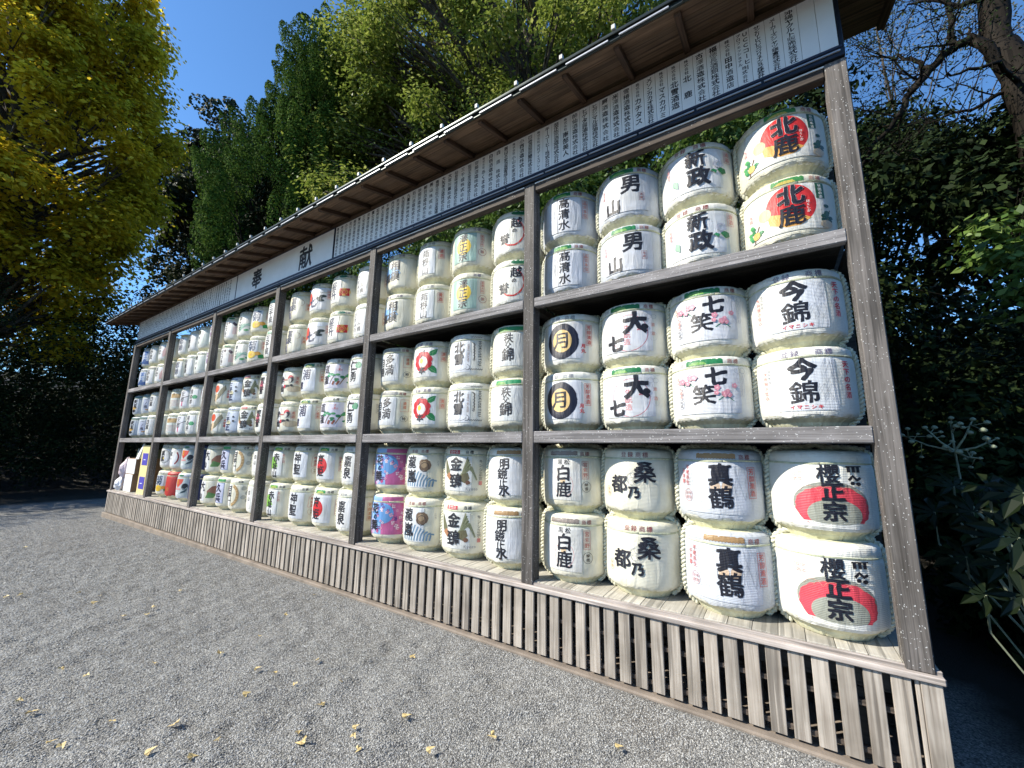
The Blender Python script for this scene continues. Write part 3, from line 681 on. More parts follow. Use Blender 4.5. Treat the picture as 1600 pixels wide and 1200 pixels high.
V1, F1 = rope(hp, 0.0062, 0.03, seg=0.03, sides=5); HOOP = mesh_from('hoop_cord', V1, F1, M['hoop'], smooth=True)
kn = [tube([(0.05*math.cos(t)+0.01*k, 0.04*math.sin(t), 0.612+0.012*math.sin(2*t+k)) for t in np.linspace(0, 2*PI, 14)], 0.011, 5) for k in (-1, 1)]
kn += [tube([(0.01, 0, 0.61), (0.03, -0.03, 0.625), (0.05+0.02*k, -0.07*k, 0.618)], [0.01, 0.009, 0.004], 5) for k in (-1, 1)]
V1, F1 = merge(kn); KNOT = mesh_from('rope_knot', V1, F1, M['rope'], smooth=True)

def wrap_fn(s_, z, l):
    th = s_/0.297; r = rad(z)*pleat(th % (2*PI), z)*bump_r(th, z)+0.0014+0.00035*l
    return (r*math.sin(th), -r*math.cos(th), z)
K = (0.012, 0.012, 0.02); RD = (0.60, 0.025, 0.03); DR = (0.30, 0.06, 0.06); GR = (0.02, 0.20, 0.07); LG = (0.20, 0.42, 0.10); GN = (0.30, 0.31, 0.34); LN = (0.50, 0.51, 0.55)
PK = (0.75, 0.30, 0.38); YE_ = (0.80, 0.56, 0.05); GO = (0.72, 0.50, 0.17); WH = (0.82, 0.81, 0.77); BL = (0.05, 0.16, 0.45); SK = (0.20, 0.42, 0.72); TN = (0.42, 0.26, 0.12); SV = (0.69, 0.70, 0.74); PU = (0.16, 0.13, 0.24); BR = (0.22, 0.13, 0.08); NV = (0.02, 0.03, 0.14)
def std(f, col=PU, l='登録', r_='商標', s1=-0.135, s2=0.13, size=0.047): f.horiz(l, s1, 0.527, size, col, 0.012, 1.2); f.horiz(r_, s2, 0.527, size, col, 0.012, 1.2)
def pine_band(f, a=-0.17, b_=0.10, c1=GR, c2=LG, tcol=DR):
    n = 7; pts = [(a, 0.508)]
    for k in range(n):
        x0 = a+(b_-a)*k/n; x1 = a+(b_-a)*(k+1)/n
        for j in range(4): t = j/3; pts.append((x0+(x1-x0)*t, 0.543+0.010*math.sin(PI*t)))
    pts.append((b_, 0.508)); f.poly(pts[::-1], c1)
    f.poly([(a+0.01, 0.506), (a+0.16, 0.506), (a+0.14, 0.53), (a+0.09, 0.536), (a+0.05, 0.53)], c2)
    f.line([(a+(b_-a)*k/22, 0.506+(0.004 if k % 2 else -0.002)) for k in range(23)], 0.0025, (0.05, 0.16, 0.12))
    f.horiz('商標', b_+0.075, 0.524, 0.042, tcol, 0.012, 1.15); f.horiz('登録', a-0.06, 0.524, 0.036, LN, 0.01, 1.1)
def brown_band(f, c1=TN, c2=(0.30, 0.17, 0.08)):
    pts = [(-0.16, 0.515)]
    for k in range(6):
        for j in range(4): t = j/3; pts.append((-0.16+0.27*(k+t)/6, 0.546+0.007*math.sin(PI*t)))
    pts.append((0.11, 0.515)); f.poly(pts[::-1], c1)
    f.line([(-0.16+0.27*k/26, 0.514+(0.004 if k % 2 else -0.003)) for k in range(27)], 0.004, c2)
    f.horiz('商標', 0.175, 0.524, 0.042, DR, 0.012, 1.15)
def big(f, text, s_=0.0, top=0.48, size=0.165, col=K, bold=0.035, pitch_=0.98, rough=0.75, outline=None):
    for i, c_ in enumerate(text):
        z = top-size*(0.5+i*pitch_)
        if outline: f.ch(c_, s_, z, size, outline, bold+0.03, 1.0, rough, seed=i)
    if outline: f.lay += 2
    for i, c_ in enumerate(text): f.ch(c_, s_, top-size*(0.5+i*pitch_), size, col, bold, 1.0, rough, seed=i)
    f.lay += 2
def stamp(f, text, s_, top, size, col=RD, pad=0.008, lw=0.003, tail=None):
    h = size*1.08*len(text); f.frame(s_, top-h/2, size+2*pad, h+2*pad, lw, col); f.vert(text, s_, top, size, col, 0.012)
    if tail: f.ring(s_, top-h-0.05, 0.034, 0.030, 0.003, GN if tail[1] is None else tail[1]); f.ch(tail[0], s_, top-h-0.05, 0.042, GN if tail[1] is None else tail[1], 0.02)
def sketch(f, s_, z, w_, h_, n=9, col=LN, seed=1):
    r = random.Random(seed)
    for k in range(n):
        a = s_+r.uniform(-w_, w_)/2; q = []
        for j in range(7): t = j/6; q.append((a+w_*0.25*math.sin(t*3+k)+r.uniform(-.004, .004), z-h_/2+h_*t))
        f.line(q, 0.0016, (col[0]*.5+.32, col[1]*.5+.33, col[2]*.5+.36)); f.lay -= 1
    f.lay += 1
def panel(f, s0, s1, col=SV, z0=0.118, z1=0.482): f.rect((s0+s1)/2, (z0+z1)/2, s1-s0, z1-z0, col)
def pine(f, s_, z, w_, h_, col=GR):
    r = random.Random(int(s_*1000+z*99))
    f.line([(s_-w_*0.2, z-h_*0.5), (s_, z-h_*0.1), (s_+w_*0.25, z+h_*0.25)], w_*0.07, BR)
    for k in range(9): f.disc(s_+r.uniform(-.5, .5)*w_, z+r.uniform(-.3, .45)*h_, w_*0.17, h_*0.09, col if k % 3 else (col[0]*1.6+0.02, col[1]*1.6, col[2]*1.4), 12, 0.12, k); f.lay -= 1
    f.lay += 1
def plum(f, s_, z, w_, n, col=PK, seed=1):
    r = random.Random(seed); f.line([(s_-w_*.4, z-w_*.4), (s_, z-w_*.1), (s_+w_*.4, z-w_*.45)], 0.005, GR)
    for k in range(n):
        a, b_, q = s_+r.uniform(-.5, .5)*w_, z+r.uniform(-.35, .5)*w_, r.uniform(.010, .019)
        for j in range(5): f.disc(a+q*.8*math.cos(j*1.257), b_+q*.8*math.sin(j*1.257), q*.62, q*.62, col, 8); f.lay -= 1
        f.lay += 1; f.disc(a, b_, q*.35, q*.35, (0.85, 0.6, 0.6), 6)

DES = {}
def D(key, desc, body='white'):
    def deco(fn): DES[key] = (desc, body, fn); return fn
    return deco
# ---- sixth bay (nearest), from its left to its right
@D('b60', 'with small white deer emblem and brown pine band beside the post', 'cream')
def _(f):
    brown_band(f, (0.30, 0.25, 0.22), (0.06, 0.05, 0.05)); panel(f, -0.19, 0.13, (0.74, 0.73, 0.70)); f.ring(-0.02, 0.25, 0.085, 0.10, 0.003, (0.6, 0.2, 0.2)); f.disc(-0.025, 0.285, 0.024, 0.03, (0.68, 0.5, 0.3), 12)
    f.horiz('黒松', -0.02, 0.452, 0.052, K, 0.03, 1.25, 0.8); big(f, '白鹿', -0.02, 0.425, 0.145, bold=0.03); stamp(f, '宮紫野', 0.175, 0.45, 0.043, (0.55, 0.16, 0.13)); f.ring(0.18, 0.235, 0.040, 0.045, 0.003, K); f.vert('特撰', 0.18, 0.268, 0.032, K, 0.02)
@D('b61', 'cream coloured with bold slanting black characters and open blossom outline', 'cream')
def _(f):
    std(f, DR, '登録', '商標', -0.055, 0.065); f.ring(-0.0, 0.33, 0.055, 0.055, 0.002, GN); 
    for j in range(5): f.ring(0.0+0.03*math.cos(j*1.257+1.57), 0.34+0.03*math.sin(j*1.257+1.57), 0.028, 0.028, 0.002, GN)
    big(f, '桑', 0.085, 0.475, 0.18, bold=0.065); big(f, '都', -0.125, 0.36, 0.15, bold=0.065); f.ch('乃', -0.0, 0.225, 0.10, K, 0.06, 1, 1); f.lay += 1; f.ring(-0.235, 0.22, 0.03, 0.04, 0.003, (0.5, 0.3, 0.15)); f.vert('多摩', -0.235, 0.25, 0.028, (0.5, 0.3, 0.15))
@D('b62', 'silvery with brown band and two tan cranes behind two characters', 'grey')
def _(f):
    brown_band(f); panel(f, -0.27, 0.2, (0.62, 0.65, 0.72)); sketch(f, -0.19, 0.32, 0.10, 0.26, 10, GN, 3); sketch(f, 0.14, 0.34, 0.12, 0.24, 10, GN, 5)
    f.ring(0.0, 0.30, 0.075, 0.085, 0.003, GN); f.disc(-0.035, 0.315, 0.032, 0.038, (0.68, 0.5, 0.36), 14, .1); f.disc(0.038, 0.315, 0.032, 0.038, (0.68, 0.5, 0.36), 14, .1)
    big(f, '真鶴', 0.0, 0.478, 0.165, bold=0.04); stamp(f, '芳醇清酒', 0.215, 0.445, 0.047, (0.62, 0.10, 0.10)); f.vert('不老長生', -0.235, 0.46, 0.036, (0.6, 0.15, 0.15)); f.vert('千羊壽', -0.275, 0.43, 0.036, (0.6, 0.15, 0.15)); f.ring(-0.235, 0.235, 0.035, 0.045, 0.003, (0.55, 0.3, 0.3)); f.horiz('田中', -0.235, 0.25, 0.026, (0.55, 0.3, 0.3)); f.horiz('酒醸', -0.235, 0.22, 0.026, (0.55, 0.3, 0.3))
@D('b63', 'bright white with large pink and grey fan beneath black characters', 'white')
def _(f):
    f.disc(0.015, 0.235, 0.21, 0.145, (0.30, 0.31, 0.27), 40); f.disc(0.02, 0.215, 0.205, 0.14, (0.72, 0.07, 0.10), 44, 0.035, 4); f.disc(0.025, 0.175, 0.145, 0.095, (0.33, 0.34, 0.29), 40)
    f.rect(0.01, 0.10, 0.44, 0.055, (0.76, 0.76, 0.72)); f.disc(0.02, 0.135, 0.12, 0.02, (0.33, 0.34, 0.29), 20)
    for k in range(5): f.ring(-0.1+0.05*k, 0.30, 0.05, 0.05, 0.0016, (0.75, 0.35, 0.25), 20, 160)
    big(f, '櫻', 0.005, 0.492, 0.125, bold=0.035, rough=.7); big(f, '正宗', 0.02, 0.378, 0.125, bold=0.04, rough=.7, pitch_=0.98)
    for a, b_ in ((0.115, 0.46), (0.145, 0.46), (0.175, 0.46)): f.rect(a, b_, 0.02, 0.035, K); f.lay -= 1
    f.lay += 1; f.line([(0.10, 0.478), (0.20, 0.480)], 0.008, K); f.line([(0.11, 0.392), (0.135, 0.42), (0.16, 0.395), (0.185, 0.41)], 0.016, K); f.disc(0.13, 0.375, .014, .012, K, 10); f.disc(0.165, 0.37, .016, .012, K, 10)
    f.ring(-0.16, 0.41, 0.045, 0.05, 0.002, (0.75, 0.42, 0.40)); f.horiz('山邑', -0.16, 0.43, 0.03, (0.75, 0.42, 0.40), 0.0); f.horiz('酒家', -0.16, 0.395, 0.03, (0.75, 0.42, 0.40), 0.0)
@D('m60', 'with golden disc inside a thick black ring', 'white')
def _(f):
    std(f, GN, '登録', '商標', -0.13, 0.02); panel(f, -0.22, 0.14, SV); f.disc(-0.055, 0.295, 0.105, 0.125, (0.80, 0.55, 0.22), 40); f.ring(-0.055, 0.295, 0.126, 0.146, 0.064, (0.01, 0.012, 0.03), 0, 360, 0.012, 2)
    big(f, '月', -0.055, 0.385, 0.175, bold=0.02); stamp(f, '芳醇清酒', 0.20, 0.445, 0.045, (0.68, 0.12, 0.10)); f.vert('月丸', 0.145, 0.26, 0.045, RD, 0.02)
@D('m61', 'with thin red circle behind two heavy slanting characters', 'white')
def _(f):
    pine_band(f); panel(f, -0.24, 0.20, SV); f.ring(0.005, 0.285, 0.155, 0.165, 0.004, (0.6, 0.05, 0.08)); f.vert('生酛造', -0.01, 0.36, 0.06, (0.65, 0.12, 0.12), 0.0); f.vert('東', 0.095, 0.35, 0.05, (0.6, 0.1, 0.1), 0.03)
    big(f, '大', 0.055, 0.475, 0.20, bold=0.07); f.disc(0.135, 0.335, .03, .028, K, 14, .1); big(f, '七', -0.115, 0.275, 0.155, bold=0.07)
    f.ring(0.17, 0.43, .022, .022, .002, GN); f.ring(0.215, 0.43, .022, .022, .002, GN); f.vert('清', 0.205, 0.37, .035, (0.65, .3, .25)); f.vert('酒', 0.205, 0.29, .035, (0.65, .3, .25)); f.ring(0.205, 0.25, .035, .04, .002, LN)
@D('m62', 'with pink plum blossom sprays round two black characters', 'white')
def _(f):
    pine_band(f); panel(f, -0.25, 0.21, SV); big(f, '七', 0.045, 0.482, 0.155, bold=0.065); big(f, '笑', -0.045, 0.345, 0.165, bold=0.06)
    plum(f, 0.10, 0.27, 0.13, 8, PK, 2); plum(f, -0.15, 0.38, 0.10, 5, PK, 5); sketch(f, 0.20, 0.33, 0.07, 0.18, 8, GN, 6); f.ring(0.19, 0.445, .022, .022, .002, GN); f.ring(0.23, 0.445, .022, .022, .002, GN)
    f.vert('笑門', -0.235, 0.42, .032, (0.65, .25, .2)); f.vert('大福来', -0.215, 0.34, .030, (0.65, .25, .2)); f.ring(-0.215, 0.20, .026, .038, .0025, K); f.vert('吟醸', -0.215, 0.228, .026, K)
@D('m63', 'with two large black characters and red script down the right', 'white')
def _(f):
    std(f, PU, '登録', '商標', -0.085, 0.115, 0.05); panel(f, -0.18, 0.17, (0.70, 0.73, 0.79)); sketch(f, 0.12, 0.38, 0.10, 0.15, 10, LN, 2); sketch(f, 0.11, 0.24, 0.10, 0.12, 12, LN, 7); sketch(f, -0.15, 0.25, 0.09, 0.2, 10, LN, 8)
    big(f, '今錦', -0.02, 0.487, 0.165, bold=0.05); f.horiz('イマニシキ', -0.015, 0.142, 0.032, (0.65, .04, .05), 0.03, 1.18); f.vert('天下の名酒', 0.245, 0.462, 0.049, (0.62, .03, .05), 0.03, 1.1); f.vert('大吟醸小仕込', -0.255, 0.42, .033, (0.55, .2, .18)); f.vert('信州寺泉', -0.225, 0.44, .026, GN)
@D('t60', 'with thin vertical running script and folded silver panel beside the post', 'grey')
def _(f):
    pine_band(f, -0.13, 0.06); panel(f, -0.22, 0.16, (0.68, 0.70, 0.76)); sketch(f, 0.10, 0.31, 0.07, 0.28, 10, GN, 9); f.line([(-0.075, 0.50), (-0.07, 0.12)], 0.005, K); sketch(f, -0.11, 0.30, 0.04, 0.3, 9, GN, 4)
    big(f, '高清水', -0.005, 0.48, 0.118, bold=0.02, pitch_=1.0); stamp(f, '品質本位', 0.205, 0.44, 0.042, (0.62, .2, .14))
@D('t61', 'with one large leaning character and grey waves', 'grey')
def _(f):
    pine_band(f, -0.16, 0.07); panel(f, -0.24, 0.21, SV); sketch(f, 0.17, 0.34, 0.09, 0.24, 12, LN, 3); big(f, '男', 0.045, 0.48, 0.19, bold=0.045); big(f, '山', -0.12, 0.27, 0.16, bold=0.035); stamp(f, '本家', 0.135, 0.285, 0.03, (0.3, .1, .12)); f.vert('北海道', -0.22, 0.40, .03, (0.65, .3, .3))
@D('t62', 'with green leaf and white chrysanthemum at its right', 'white')
def _(f):
    std(f, DR, '登録', '商標', -0.13, 0.03); panel(f, -0.25, 0.20, (0.74, .76, .80)); sketch(f, -0.02, 0.30, 0.30, 0.02, 4, GN, 1)
    for j in range(16): f.disc(0.165+0.03*math.cos(j*.39), 0.335+0.03*math.sin(j*.39), .016, .007, (0.55, 0.57, 0.66), 8, 0, 0, 0)
    f.poly([(0.15, 0.28), (0.19, 0.235), (0.225, 0.25), (0.22, 0.285), (0.185, 0.30)][::-1], GR); f.poly([(0.10, 0.27), (0.14, 0.245), (0.15, 0.27), (0.12, 0.285)][::-1], (0.04, 0.28, 0.12)); f.poly([(-0.20, 0.22), (-0.15, 0.18), (-0.15, 0.25), (-0.19, 0.27)], (0.30, .48, .36))
    big(f, '新', -0.01, 0.485, 0.165, bold=0.035); big(f, '政', 0.01, 0.32, 0.18, bold=0.035); stamp(f, '清酒', 0.245, 0.45, 0.045, (0.68, .25, .22)); f.vert('六号酵母', -0.235, 0.44, .030, (0.65, .25, .22))
@D('t63', 'with red rising sun, pine trees and green tag', 'cream')
def _(f):
    pine_band(f, -0.10, 0.11, (0.06, 0.25, 0.07), (0.55, 0.45, 0.10)); panel(f, -0.27, 0.24, (0.74, .74, .70)); f.disc(0.015, 0.32, 0.155, 0.165, (0.62, 0.03, 0.03), 44)
    f.poly([(-0.135, 0.29), (-0.12, 0.20), (-0.02, 0.15), (0.06, 0.15), (0.13, 0.20), (0.05, 0.24), (-0.05, 0.26)], (0.78, 0.40, 0.10)); f.disc(-0.15, 0.30, .045, .05, (0.80, .50, .30), 16)
    f.rect(0.205, 0.415, 0.062, 0.125, (0.02, .10, .05)); f.vert('秋田の酒', 0.205, 0.470, 0.028, WH, 0.03); pine(f, 0.235, 0.22, 0.13, 0.16, (0.02, .08, .04)); f.disc(0.235, 0.15, .05, .03, (0.72, .55, .36), 14); pine(f, -0.22, 0.20, 0.11, 0.16, (0.05, .25, .10)); f.disc(-0.22, 0.17, .03, .03, GO, 12)
    big(f, '北鹿', 0.015, 0.478, 0.165, bold=0.035, outline=(0.8, .8, .8)); f.vert('ほくしか', 0.115, 0.34, .024, WH, .02); f.vert('大吟', -0.255, 0.36, .032, (0.65, .2, .2))
# ---- fifth bay
@D('b50', 'wrapped in pink and blue cherry blossom pattern', 'cream')
def _(f):
    rr = random.Random(5); f.rect(0, 0.30, 0.54, 0.365, (0.55, 0.13, 0.32)); f.rect(-0.14, 0.30, 0.26, 0.365, (0.30, 0.50, 0.80)); f.disc(0.0, 0.36, 0.14, 0.12, (0.14, .34, .70), 30); f.disc(-0.18, 0.2, 0.10, 0.09, (0.55, .50, .74), 20)
    f.rect(0.07, 0.527, 0.36, 0.05, (0.55, 0.13, 0.32)); f.rect(-0.12, 0.527, 0.20, 0.05, (0.30, 0.50, 0.80))
    for k in range(46):
        a, b_, q = rr.uniform(-.25, .26), rr.uniform(.13, .47), rr.uniform(.012, .02); cc = rr.choice([(0.75, .35, .5), (0.6, .08, .25), (0.8, .62, .7), (0.16, .06, .28)])
        for j in range(4): f.disc(a+q*.8*math.cos(j*1.6+k), b_+q*.8*math.sin(j*1.6+k), q*.6, q*.5, cc, 7); f.lay -= 1
    f.lay += 2; big(f, '花', -0.12, 0.47, 0.12, bold=0.045, outline=WH); f.ch('の', -0.11, 0.315, 0.07, K, .03, 1, 1); f.lay += 1; big(f, '舞', -0.12, 0.285, 0.135, bold=0.04, outline=WH)
@D('b51', 'with brown oval and pale blue slanting stripes', 'cream')
def _(f):
    std(f, DR, '登録', '商標', -0.09, 0.05, .042); panel(f, -0.22, 0.08, (0.74, .76, .78))
    for k in range(11): f.line([(-0.21+k*0.036, 0.13), (-0.225+k*0.036+0.03, 0.20), (-0.19+k*0.036+0.03, 0.30-0.006*abs(k-4)*3)], 0.017, (0.16, 0.28, 0.42)); f.lay -= 1
    f.lay += 1; f.disc(0.055, 0.37, .07, .07, (0.20, .13, .08), 20, .12, 2); f.disc(0.05, 0.38, .035, .04, (0.42, .30, .18), 12, .1, 3); f.ring(0.055, 0.35, .05, .05, .008, (0.08, .06, .05))
    big(f, '瀧', -0.13, 0.475, 0.15, bold=0.03); big(f, '嵐', -0.12, 0.32, 0.155, bold=0.03); f.vert('こう', 0.21, 0.42, .03, GN)
@D('b52', 'with olive bird wing and red tag, lettered Kyoto below', 'cream')
def _(f): kyoto(f)
def kyoto(f):
    f.rect(-0.09, 0.527, 0.15, 0.042, (0.60, .05, .06)); f.horiz('宝仕込', -0.09, 0.527, .038, (0.8, .7, .65), .02); f.horiz('商標', 0.10, 0.527, .042, K, .012, 1.15)
    panel(f, -0.25, 0.13, (0.74, .75, .74))
    for k in range(11): f.line([(-0.01+.006*k, 0.26+.004*k), (0.03+.010*k, 0.33+.004*k-.012*max(0, 5-k)*.4), (0.085+.010*k, 0.475-.024*k)], .017, ((0.15, .17, .08) if k % 2 else (0.30, .31, .19))); f.lay -= 1
    f.lay += 1; f.poly([(-0.02, 0.24), (0.06, 0.20), (0.11, 0.25), (0.09, 0.31), (0.03, 0.30)], (0.17, .15, .08)); f.poly([(-0.24, 0.46), (-0.19, 0.42), (-0.13, 0.32), (-0.15, 0.25), (-0.21, 0.30)], (0.16, .16, .09)); f.poly([(-0.20, 0.27), (-0.12, 0.22), (-0.08, 0.27), (-0.15, 0.31)], (0.42, .20, .10))
    f.lay += 1; f.disc(0.09, 0.21, .026, .022, (0.20, .10, .06), 12, .1); big(f, '金', -0.055, 0.475, 0.155, bold=0.05, outline=WH); big(f, '鵄', -0.05, 0.30, 0.16, bold=0.05, outline=WH)
    f.vert('キンシ正宗', 0.225, 0.455, .042, K, .0); f.rect(0.225, 0.205, .034, .04, (0.62, .22, .20)); f.horiz('Kyoto', 0.135, 0.145, .042, GN, .01)
@D('b53', 'with three black characters on plain ribbed white beside a post', 'white')
def _(f):
    brown_band(f); panel(f, -0.25, 0.15, (0.76, .77, .80)); big(f, '明', -0.06, 0.475, 0.115, bold=0.045); big(f, '鏡', -0.08, 0.38, 0.115, bold=0.02); big(f, '止', -0.07, 0.285, 0.10, bold=0.02); big(f, '水', -0.06, 0.22, 0.12, bold=0.03); f.vert('清酒', 0.20, 0.42, .05, (0.65, .2, .15)); f.ring(0.30, 0.30, .035, .09, .004, K); f.vert('信州', 0.30, 0.34, .045, K)
@D('m50', 'with grey band and long red stamp above a small oval', 'cream')
def _(f):
    brown_band(f, (0.30, .30, .29), (0.18, .18, .18)); panel(f, -0.22, 0.10, (0.66, .68, .70)); big(f, '多満', -0.03, 0.475, 0.145, bold=0.035); big(f, '自慢', -0.17, 0.43, 0.13, bold=0.02); stamp(f, '清酒', 0.21, 0.42, .045, (0.62, .2, .12), .03); f.ring(0.21, 0.20, .045, .038, .003, K); f.ch('特', 0.21, 0.20, .045, K, .01)
@D('m51', 'with big red camellia, white heart and green leaves', 'cream')
def _(f):
    std(f, PU, '登録', '商標', -0.14, 0.0, .045); panel(f, -0.26, 0.12, (0.77, .78, .78))
    f.poly([(0.0, 0.38), (0.06, 0.375), (0.10, 0.40), (0.118, 0.46), (0.07, 0.455), (0.02, 0.43)], (0.02, .22, .07)); f.poly([(0.0, 0.22), (0.05, 0.17), (0.115, 0.155), (0.112, 0.21), (0.08, 0.25), (0.03, 0.26)], (0.02, .22, .07)); f.line([(0.0, 0.385), (0.11, 0.45)], .003, (.3, .5, .3)); f.line([(0.01, 0.23), (0.11, 0.165)], .003, (.3, .5, .3))
    for j in range(8): f.disc(-0.07+0.078*math.cos(j*.785+.3), 0.31+0.08*math.sin(j*.785+.3), .055, .05, (0.58, .02, .03), 18, .06, j); f.lay -= 1
    f.lay += 1; f.disc(-0.065, 0.30, .062, .07, (0.80, .76, .72), 22, .05); f.disc(-0.085, 0.315, .024, .034, YE_, 14, .1); big(f, 'ﾉ', -0.07, 0.42, .08, bold=.03); big(f, '本', -0.075, 0.245, 0.10, bold=0.025); f.ch('十', -0.06, 0.44, .05, K, .03, 1, 1); f.lay += 1; stamp(f, '清酒', 0.19, 0.42, .05, (0.68, .2, .15))
@D('m52', 'with black scroll border lettered down its right side in Latin letters', 'white')
def _(f):
    sketch(f, -0.05, 0.527, 0.2, 0.04, 12, GN, 3); f.line([(0.06+.01*k, .527+(.006 if k % 2 else -.006)) for k in range(14)], .005, K); panel(f, -0.24, 0.06, (0.72, .74, .78))
    f.ring(-0.09, 0.18, .045, .035, .003, GN); f.ring(-0.09, 0.18, .11, .045, .003, K, 180, 360); f.ring(-0.2, 0.17, .03, .03, .004, K, 90, 300); f.ring(0.02, 0.17, .03, .03, .004, K, -120, 90)
    f.line([(0.075, 0.46), (0.10, 0.45), (0.105, 0.26), (0.085, 0.25)], .007, K)
    for k in range(6): f.ring(0.095, 0.43-.035*k, .016, .014, .004, K, -90, 120); f.lay -= 1
    f.lay += 1; f.line([(0.04+.012*k, .145+(.008 if k % 2 else -.008)) for k in range(14)], .005, K); big(f, '北雪', -0.085, 0.475, 0.14, bold=0.035); f.rot90('SADO ISLAND', 0.035, 0.44, .028, (0.2, .1, .1)); f.rot90('HOKUSETSU', 0.165, 0.475, .046, K, .01)
@D('m53', 'with green band and flowing three character script beside a post', 'cream')
def _(f):
    f.rect(-0.04, 0.526, 0.30, 0.046, (0.03, .30, .12)); f.poly([(-.19, .505), (-.05, .505), (-.08, .53), (-.15, .535)], LG); panel(f, -0.25, 0.25, (0.68, .70, .70)); sketch(f, 0.13, 0.32, 0.13, 0.28, 16, GN, 6); big(f, '秩', -0.05, 0.475, 0.115, bold=0.02); big(f, '父', -0.05, 0.37, 0.08, bold=0.02); big(f, '錦', -0.05, 0.31, 0.15, bold=0.02)
@D('t50', 'with blue mountain slope behind two columns of script', 'cream')
def _(f):
    std(f, PU, '登録', '商標', -0.12, 0.06, .04); f.poly([(-0.24, 0.17), (0.06, 0.27), (0.0, 0.35), (-0.08, 0.42), (-0.13, 0.41), (-0.24, 0.32)], (0.22, .45, .75)); f.poly([(-.16, .36), (-.02, .36), (-.08, .43), (-.13, .42)], (0.72, .76, .80)); big(f, '相模', -0.03, 0.46, 0.15, bold=0.03); big(f, '灘', -0.17, 0.29, 0.13, bold=0.03)
@D('t51', 'with tall thin three character script and small red stamp', 'cream')
def _(f):
    std(f, GN, '登録', '商標', -0.13, 0.0, .045); panel(f, -0.25, 0.06, (0.74, .77, .80)); big(f, '箱根山', -0.075, 0.45, 0.115, bold=0.025, pitch_=.97); stamp(f, '清酒', 0.14, 0.44, .055, (0.66, .15, .12)); f.ring(-.2, .25, .04, .06, .006, (.78, .66, .3), 90, 270)
@D('t52', 'with yellow sun on pale green ground', 'cream')
def _(f):
    std(f, PU, '', '商標', 0, 0.10, .042); sketch(f, -0.08, 0.527, 0.12, 0.04, 6, GN, 2); panel(f, -0.22, 0.10, (0.36, .52, .46)); sketch(f, 0.05, 0.36, 0.09, 0.2, 10, (0.5, .64, .60), 3); f.disc(-0.06, 0.31, .095, .105, (0.82, .58, .06), 30, .03); big(f, '澤正宗', -0.065, 0.475, 0.118, bold=0.03, pitch_=.98); stamp(f, '清酒大吟', 0.165, 0.45, .032, (0.65, .2, .16), .007); f.ring(0.17, 0.235, .045, .045, .004, (0.3, .05, .05)); f.ch('醸', 0.17, 0.235, .045, (0.3, .05, .05), .02)
@D('t53', 'with red brush circle half hidden by a post', 'white')
def _(f):
    f.disc(0.07, 0.535, .10, .03, (0.02, .16, .07), 24); f.ring(-0.02, 0.30, .135, .155, .018, (0.66, .05, .04), -130, 60, .02, 3); sketch(f, 0.08, .3, .12, .3, 10, LN, 4); big(f, '越', 0.03, 0.475, 0.13, bold=0.03); f.ch('の', 0.01, 0.315, .055, K, .03, 1, 1); f.lay += 1; big(f, '誉', -0.11, 0.30, 0.13, bold=0.02)
# ---- fourth bay
@D('b40', 'with bright green hill and small red script beside it', 'cream')
def _(f):
    pine_band(f, -0.17, 0.0, (0.10, .36, .06), (.45, .55, .10), K); panel(f, -0.27, 0.02, (0.76, .77, .78)); f.poly([(-0.26, 0.2), (-0.05, 0.25), (-0.08, 0.33), (-0.15, 0.41), (-0.24, 0.39)], (0.25, .55, .08)); big(f, '赤', -0.10, 0.46, 0.14, bold=0.04); big(f, '城山', -0.12, 0.32, 0.12, bold=0.03); f.vert('男の酒', 0.04, 0.45, .045, (0.55, .2, .2), .0)
@D('b41', 'with two upright black characters and red house shaped stamp', 'cream')
def _(f):
    f.horiz('商標', 0.06, 0.527, .04, K, .01, 1.3); sketch(f, -0.1, 0.527, 0.12, 0.05, 7, GN, 5); panel(f, -0.26, 0.06, (0.72, .74, .78)); big(f, '神聖', -0.12, 0.475, 0.165, bold=0.045, rough=.5); f.vert('吟醸酒', 0.17, 0.42, .045, (0.62, .12, .08), .02); f.line([(0.12, .28), (0.13, .42), (0.17, .46), (0.21, .42), (0.22, .28), (.12, .28)], .003, (0.62, .12, .08)); f.ring(0.17, 0.215, .045, .045, .003, (0.5, .3, .2)); f.vert('特撰', 0.17, .245, .03, (0.35, .25, .15))
@D('b42', 'with plain red sun behind two characters', 'cream')
def _(f):
    pine_band(f, -0.16, 0.02, (0.04, .30, .08), (.5, .55, .12), K); panel(f, -0.24, 0.12, (0.70, .72, .75)); f.disc(-0.095, 0.30, .105, .115, (0.62, .015, .02), 34); big(f, '京', -0.12, 0.46, 0.145, bold=0.035, outline=WH); big(f, '姫', -0.11, 0.30, 0.15, bold=0.02); stamp(f, '芳醇清酒', 0.20, 0.42, .042, (0.66, .16, .12)); sketch(f, .06, .3, .05, .3, 8, GN, 4)
@D('b43', 'with puffy white top and two characters cut off by a post', 'white')
def _(f): f.horiz('超特撰', -0.12, 0.527, .04, GN, .0); panel(f, -0.26, 0.02, (0.78, .78, .78)); big(f, '嘉泉', -0.13, 0.45, 0.155, bold=0.035); stamp(f, '芳醇清酒', 0.26, 0.42, .05, (0.62, .25, .14))
